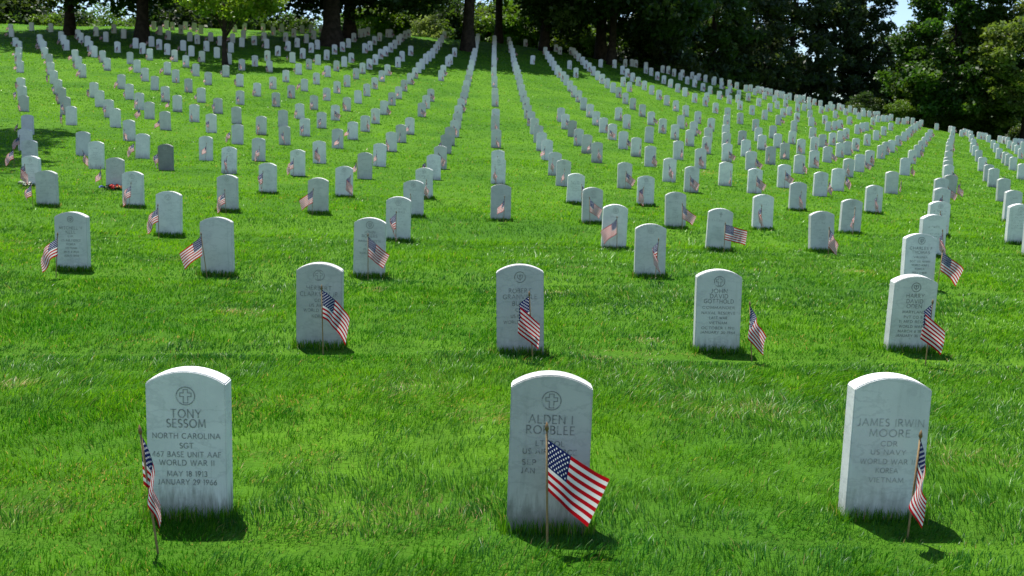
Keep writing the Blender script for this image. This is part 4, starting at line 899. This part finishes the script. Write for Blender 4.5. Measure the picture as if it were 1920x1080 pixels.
for (nm, lab, x, y, r0, H, cm, cl, sc, rot, colr) in [
    ('shade_tree', 'dark trunked shade tree at the far upper left of the slope', -31.3, 72.2, .30, 11, crA, oakA, 1.15, .4, OAK),
    ('shade_tree', 'shade tree with straight dark trunk left of the small bright tree', -24.7, 67.8, .36, 11, crA, oakA, 1.15, 2.1, OAK),
    ('shade_tree', 'thickest dark trunked shade tree standing left of its close neighbour', -13.2, 73.0, .66, 12, crB, oakB, 1.0, 1.0, DARKOAK),
    ('shade_tree', 'dark shade tree close behind and right of the thickest trunk', -13.0, 79.7, .50, 12, crB, oakB, .95, 3.9, DARKOAK),
    ('shade_tree', 'broad trunked shade tree just left of the central column of headstones', -3.85, 78.4, .46, 14, crC, oakC, 1.0, .2, OAK),
    ('shade_tree', 'slender shade tree directly behind the top of the central column', -1.75, 89.5, .34, 14, crC, oakC, 1.0, 2.6, OAK),
    ('shade_tree', 'slender dark shade tree at the crest right of the central column', 2.15, 88.0, .34, 14, crC, oakC, 1.12, 4.4, OAK),
    ('shade_tree', 'dark shade tree left of a close pair of trunks on the crest', 7.25, 91.0, .46, 14, crC, oakC, 1.1, 5.6, DARKOAK),
    ('shade_tree', 'thinner nearer trunk of a close pair on the crest', 7.75, 86.2, .30, 12, crA, oakA, 1.15, 1.6, DARKOAK)]:
    tree(nm, lab, x, y, cm, trunk_mesh(H, r0, limbs_of(cl, 9, int(r0*1000)), int(x*10), .25, .5), colr, sc, rot, GRP)
# the tree whose shade reaches in at the left border
oakL = cl_round(110, 4.8, 3.6, 13, 12.5)
tree('shade_tree', 'shade tree standing on the lawn beside the left end of the rows', -19.2, 29.2, leaf_cloud(oakL, np.full(len(oakL), 1.3), 130, .34, 13), trunk_mesh(12, .3, limbs_of(oakL, 8, 5), 77, .2, .5), OAK, 1.0, 3.0)
# small bright tree inside the rows
mapc = cl_round(64, 2.6, 1.7, 14, 3.9)
tree('small_tree', 'small slender tree with bright yellow-green leaves among the left headstones', -16.25, 57.4, leaf_cloud(mapc, np.full(len(mapc), .62), 110, .20, 14),
     trunk_mesh(3.4, .16, limbs_of(mapc, 10, 4), 4, .12, .5), (.12, .205, .014))

# woodland edge behind the crest
bushes = [cl_round(60, 3.2, 3.2, s, 3.0, .0) for s in (31, 32, 33)]
bcr = [leaf_cloud(b, np.full(len(b), 1.1), 150, .32, 40+i) for i, b in enumerate(bushes)]
btr = [trunk_mesh(4.5, .14, limbs_of(b, 6, 50+i), 60+i, .3, .4) for i, b in enumerate(bushes)]
def bush_at(u, y, sc, k, colr, lab, sxy=1., dz=0., name='understory_tree'):
    x = (u-960)/FPX*(y*cp + 2)
    return tree(name, lab, x, y, bcr[k % 3], btr[k % 3], colr, sc, u*.37 % 6.28, 'trees of the wood behind the crest', z=gz(x, y)+dz, sxy=sxy)
NEXTO = {-130: 'beyond the left border', -20: 'at the left border of the crest', 60: 'just left of the wide sky gap', 318: 'just right of the wide sky gap', 392: 'behind the crown of the small bright tree', 448: 'right of the small bright tree',
         535: 'between two sky gaps', 672: 'behind the thick pair of trunks', 735: 'right of the thick pair of trunks', 815: 'above the pale round shrub', 890: 'between broad trunk and central column', 955: 'behind the central column',
         1045: 'right of the slender crest trunk', 1120: 'behind the close pair of trunks', 1200: 'right of the close pair of trunks'}
DK = (.024, .052, .011); MD = (.055, .118, .014); LT = (.065, .125, .012)
for q in [(-90, 96, 1.0, 2, DK, 'dark low tree at the left border of the crest'), (-40, 104, 1.3, 0, DK, 'dark leafy understory tree at the left end of the crest'), (40, 108, 1.35, 1, DK, 'dark understory tree behind the two lone headstones at upper left'),
          (112, 100, .62, 2, LT, 'bright green bush left of the far left trunk'), (168, 103, .60, 1, LT, 'bright bush right of the far left trunk below a sky gap'),
          (300, 112, 1.1, 0, (.035, .078, .012), 'green understory tree right of the second trunk'), (345, 104, 1.2, 2, DK, 'dark understory tree behind the small bright tree'),
          (430, 110, 1.3, 1, DK, 'dark understory tree right of the small bright tree'), (470, 100, .8, 0, (.035, .078, .012), 'leafy green understory tree left of a sky gap'),
          (548, 103, .80, 2, (.035, .078, .012), 'leafy understory tree left of the bright sky gap'), (205, 101, .50, 0, MD, 'low bush under the wide sky gap at the left'), (228, 112, .78, 2, DK, 'dark tree closing the right half of the wide sky gap'), (243, 103, .62, 2, MD, 'bush at the right end of the wide sky gap'), (596, 103, .5, 1, MD, 'low bush under the narrow sky gap'),
          (150, 104, .8, 1, DK, 'dark bush close behind the far left trunk'),
          (640, 112, 1.0, 1, MD, 'understory tree seen between the two thick trunks'), (700, 97, .80, 0, LT, 'bright green bush right of the thick pair of trunks'), (752, 101, 1.0, 2, MD, 'mid green understory tree behind the pale round shrub'),
          (842, 106, 1.1, 1, DK, 'dark understory tree right of the pale round shrub'), (905, 104, .95, 0, LT, 'mid green understory tree between the central trunks'),
          (975, 102, 1.1, 2, MD, 'leafy green understory tree right of the central column'), (1052, 101, .95, 1, LT, 'understory tree right of the slender crest trunk'),
          (1075, 97, .52, 0, LT, 'low bright bush left of the close pair of trunks'), (1185, 98, .85, 2, MD, 'low leafy tree right of the close pair of trunks'), (770, 116, 1.5, 0, DK, 'tall dark tree behind the bright bushes'), (1000, 116, 1.5, 1, DK, 'tall dark tree behind the central column'), (1110, 114, 1.5, 2, DK, 'tall dark tree behind the close pair of trunks')]:
    bush_at(*q)
for (u, y, sc, k, colr) in [(-130, 126, 1.9, 0, DK), (-20, 130, 1.9, 1, DK), (60, 128, 1.7, 2, DK), (318, 130, 1.35, 0, DK), (392, 128, 1.6, 1, DK), (448, 134, 1.3, 2, DK), (535, 131, .85, 0, MD), (672, 130, 1.6, 1, DK), (735, 128, 1.7, 2, DK),
                            (815, 130, 1.8, 0, DK), (890, 126, 1.6, 1, DK), (955, 131, 1.8, 2, MD), (1045, 126, 1.7, 0, DK), (1120, 130, 1.8, 1, DK), (1200, 124, 1.7, 2, DK)]:
    bush_at(u, y, sc, k, colr, f'dark tree of the far wood {NEXTO[u]}', name='woodland_tree')
thin = cl_round(60, 3.0, 3.0, 35, 3.2)
thin_me = leaf_cloud(thin, np.full(len(thin), 1.0), 34, .30, 36)
for (u, y, sc, lab) in [(188, 109, 1.1, 'thin leaved tree with sky showing through, left part of the gap'), (233, 106, .95, 'thin leaved tree with sky showing through, right part of the gap'), (592, 108, .85, 'thin leaved tree in the narrow sky gap by the thick trunk')]:
    x = (u-960)/FPX*(y*cp + 2)
    tree('understory_tree', lab, x, y, thin_me, btr[1], MD, sc, u*.3, 'trees of the wood behind the crest')
shr = cl_round(40, 1.25, 1.25, 71, 1.0)
tree('round_shrub', 'pale silvery green round shrub on the crest', -8.2, 92.5, leaf_cloud(shr, np.full(len(shr), .45), 110, .15, 71), None, SILV, 1.15, 0., None, 'shrub')

# tall dark evergreens on the right
def ever(seed, R, H, z0=.3, n=230, per=85, leaf=.36, pw=.7):
    c = cl_cone(n, R, H, z0, seed, pw)
    return leaf_cloud(c, np.full(len(c), 1.05), per, leaf, seed, .2, 1.3), c
EV = [ever(81, 5.2, 22), ever(82, 4.6, 24), ever(83, 6.0, 20, .2, 260)]
EG = 'tall dark evergreens behind the right slope'
etr = [trunk_mesh(16, .35, limbs_of(e[1], 6, 90+i), 95+i, .15, .3) for i, e in enumerate(EV)]
for (x, y, k, sc, colr, lab) in [(13.5, 97, 0, 1.0, EVER, 'dark evergreen nearest the close pair of trunks'), (19.0, 101, 1, 1.0, (.030, .066, .012), 'tall evergreen with a touch of lighter green, second along the right ridge'),
                                 (23.5, 106, 2, 1.0, EVER, 'broad dark evergreen behind the gap of sky light'), (29.5, 112, 0, 1.15, EVER, 'dark evergreen at the middle of the right ridge'),
                                 (35.0, 116, 2, 1.05, EVER, 'broadest blackish evergreen above the right rows'), (39.6, 117, 1, .95, EVER, 'last dark evergreen left of the sky slit'),
                                 (18.0, 116, 2, 1.1, EVER, 'evergreen standing behind the front dark evergreens'), (29.0, 128, 1, 1.1, EVER, 'distant evergreen filling between the dark evergreens')]:
    tree('evergreen_tree', lab, x, y, EV[k][0], etr[k], colr, sc, x, EG)
# broad tree with lit left side, right of the sky slit
def px_x(u, y): return (u-960)/FPX*(y*cp + 1)
bt = np.vstack([cl_cone(300, 6.2, 19, 3.4, 91, .45)])
tree('broad_tree', 'broad mid green tree with a stout dark trunk near the right border', px_x(1768, 97), 97.0, leaf_cloud(bt, np.full(len(bt), 1.15), 175, .34, 91), trunk_mesh(12, .58, limbs_of(bt, 10, 8), 92, .2, .4), (.030, .080, .010), 1.0, .5)
mg = np.vstack([cl_round(190, 5.6, 6.4, 101, 7.6, .1), low_boughs(30, 5.4, 1.5, 4, 5)])
tree('magnolia_tree', 'glossy light leaved spreading tree at the right border', px_x(1900, 92), 92.0, leaf_cloud(mg, np.full(len(mg), 1.0), 170, .32, 101), trunk_mesh(9, .5, limbs_of(mg, 12, 9), 102, .2, .4), MAGN, 1.0, 1.5)
tree('background_tree', 'reddish tinged dark tree right of the sky slit', px_x(1742, 126), 126.0, crC, trunk_mesh(14, .4, limbs_of(oakC, 6, 3), 105, .2, .4), (.035, .05, .016), .95, 2.2)
tree('background_tree', 'dark tree filling in behind the trees at the right border', px_x(1860, 128), 128.0, crB, trunk_mesh(12, .4, limbs_of(oakB, 6, 3), 106, .2, .4), DK, 1.1, .7)
tree('background_tree', 'dark low tree behind the spreading tree at the right border', px_x(1930, 112), 112.0, bcr[1], btr[1], DK, 2.0, .7)
tree('background_tree', 'dark leafy tree below the sky slit', px_x(1700, 118), 118.0, bcr[0], btr[0], DK, 2.15, 2.7, z=gz(px_x(1700, 118), 118.0) - .6)
tree('background_tree', 'dark tree far beyond the right border', px_x(2030, 124), 124.0, crB, trunk_mesh(12, .4, limbs_of(oakB, 6, 3), 107, .2, .4), DK, 1.1, 4.)
for (x, y, sc, k, colr, lab) in [(35.2, 94, .42, 0, LT, 'low bright shrub on the right ridge left of its twin'), (37.6, 95, .40, 1, MD, 'low green shrub on the right ridge'), (41.0, 95.5, .45, 2, MD, 'shrub just left of the stout dark trunk'),
                                 (44.5, 98, .5, 0, LT, 'low bright shrub right of the stout dark trunk'), (33.0, 98, .5, 1, DK, 'dark low shrub on the right ridge under the evergreens'), (50, 101, .6, 2, DK, 'dark shrub at the right border behind the last headstones'), (54, 104, .8, 0, DK, 'dark bush at the right border')]:
    tree('ridge_shrub', lab, x, y, bcr[k], None, colr, sc, x, 'shrubs on the right ridge', 'shrub')
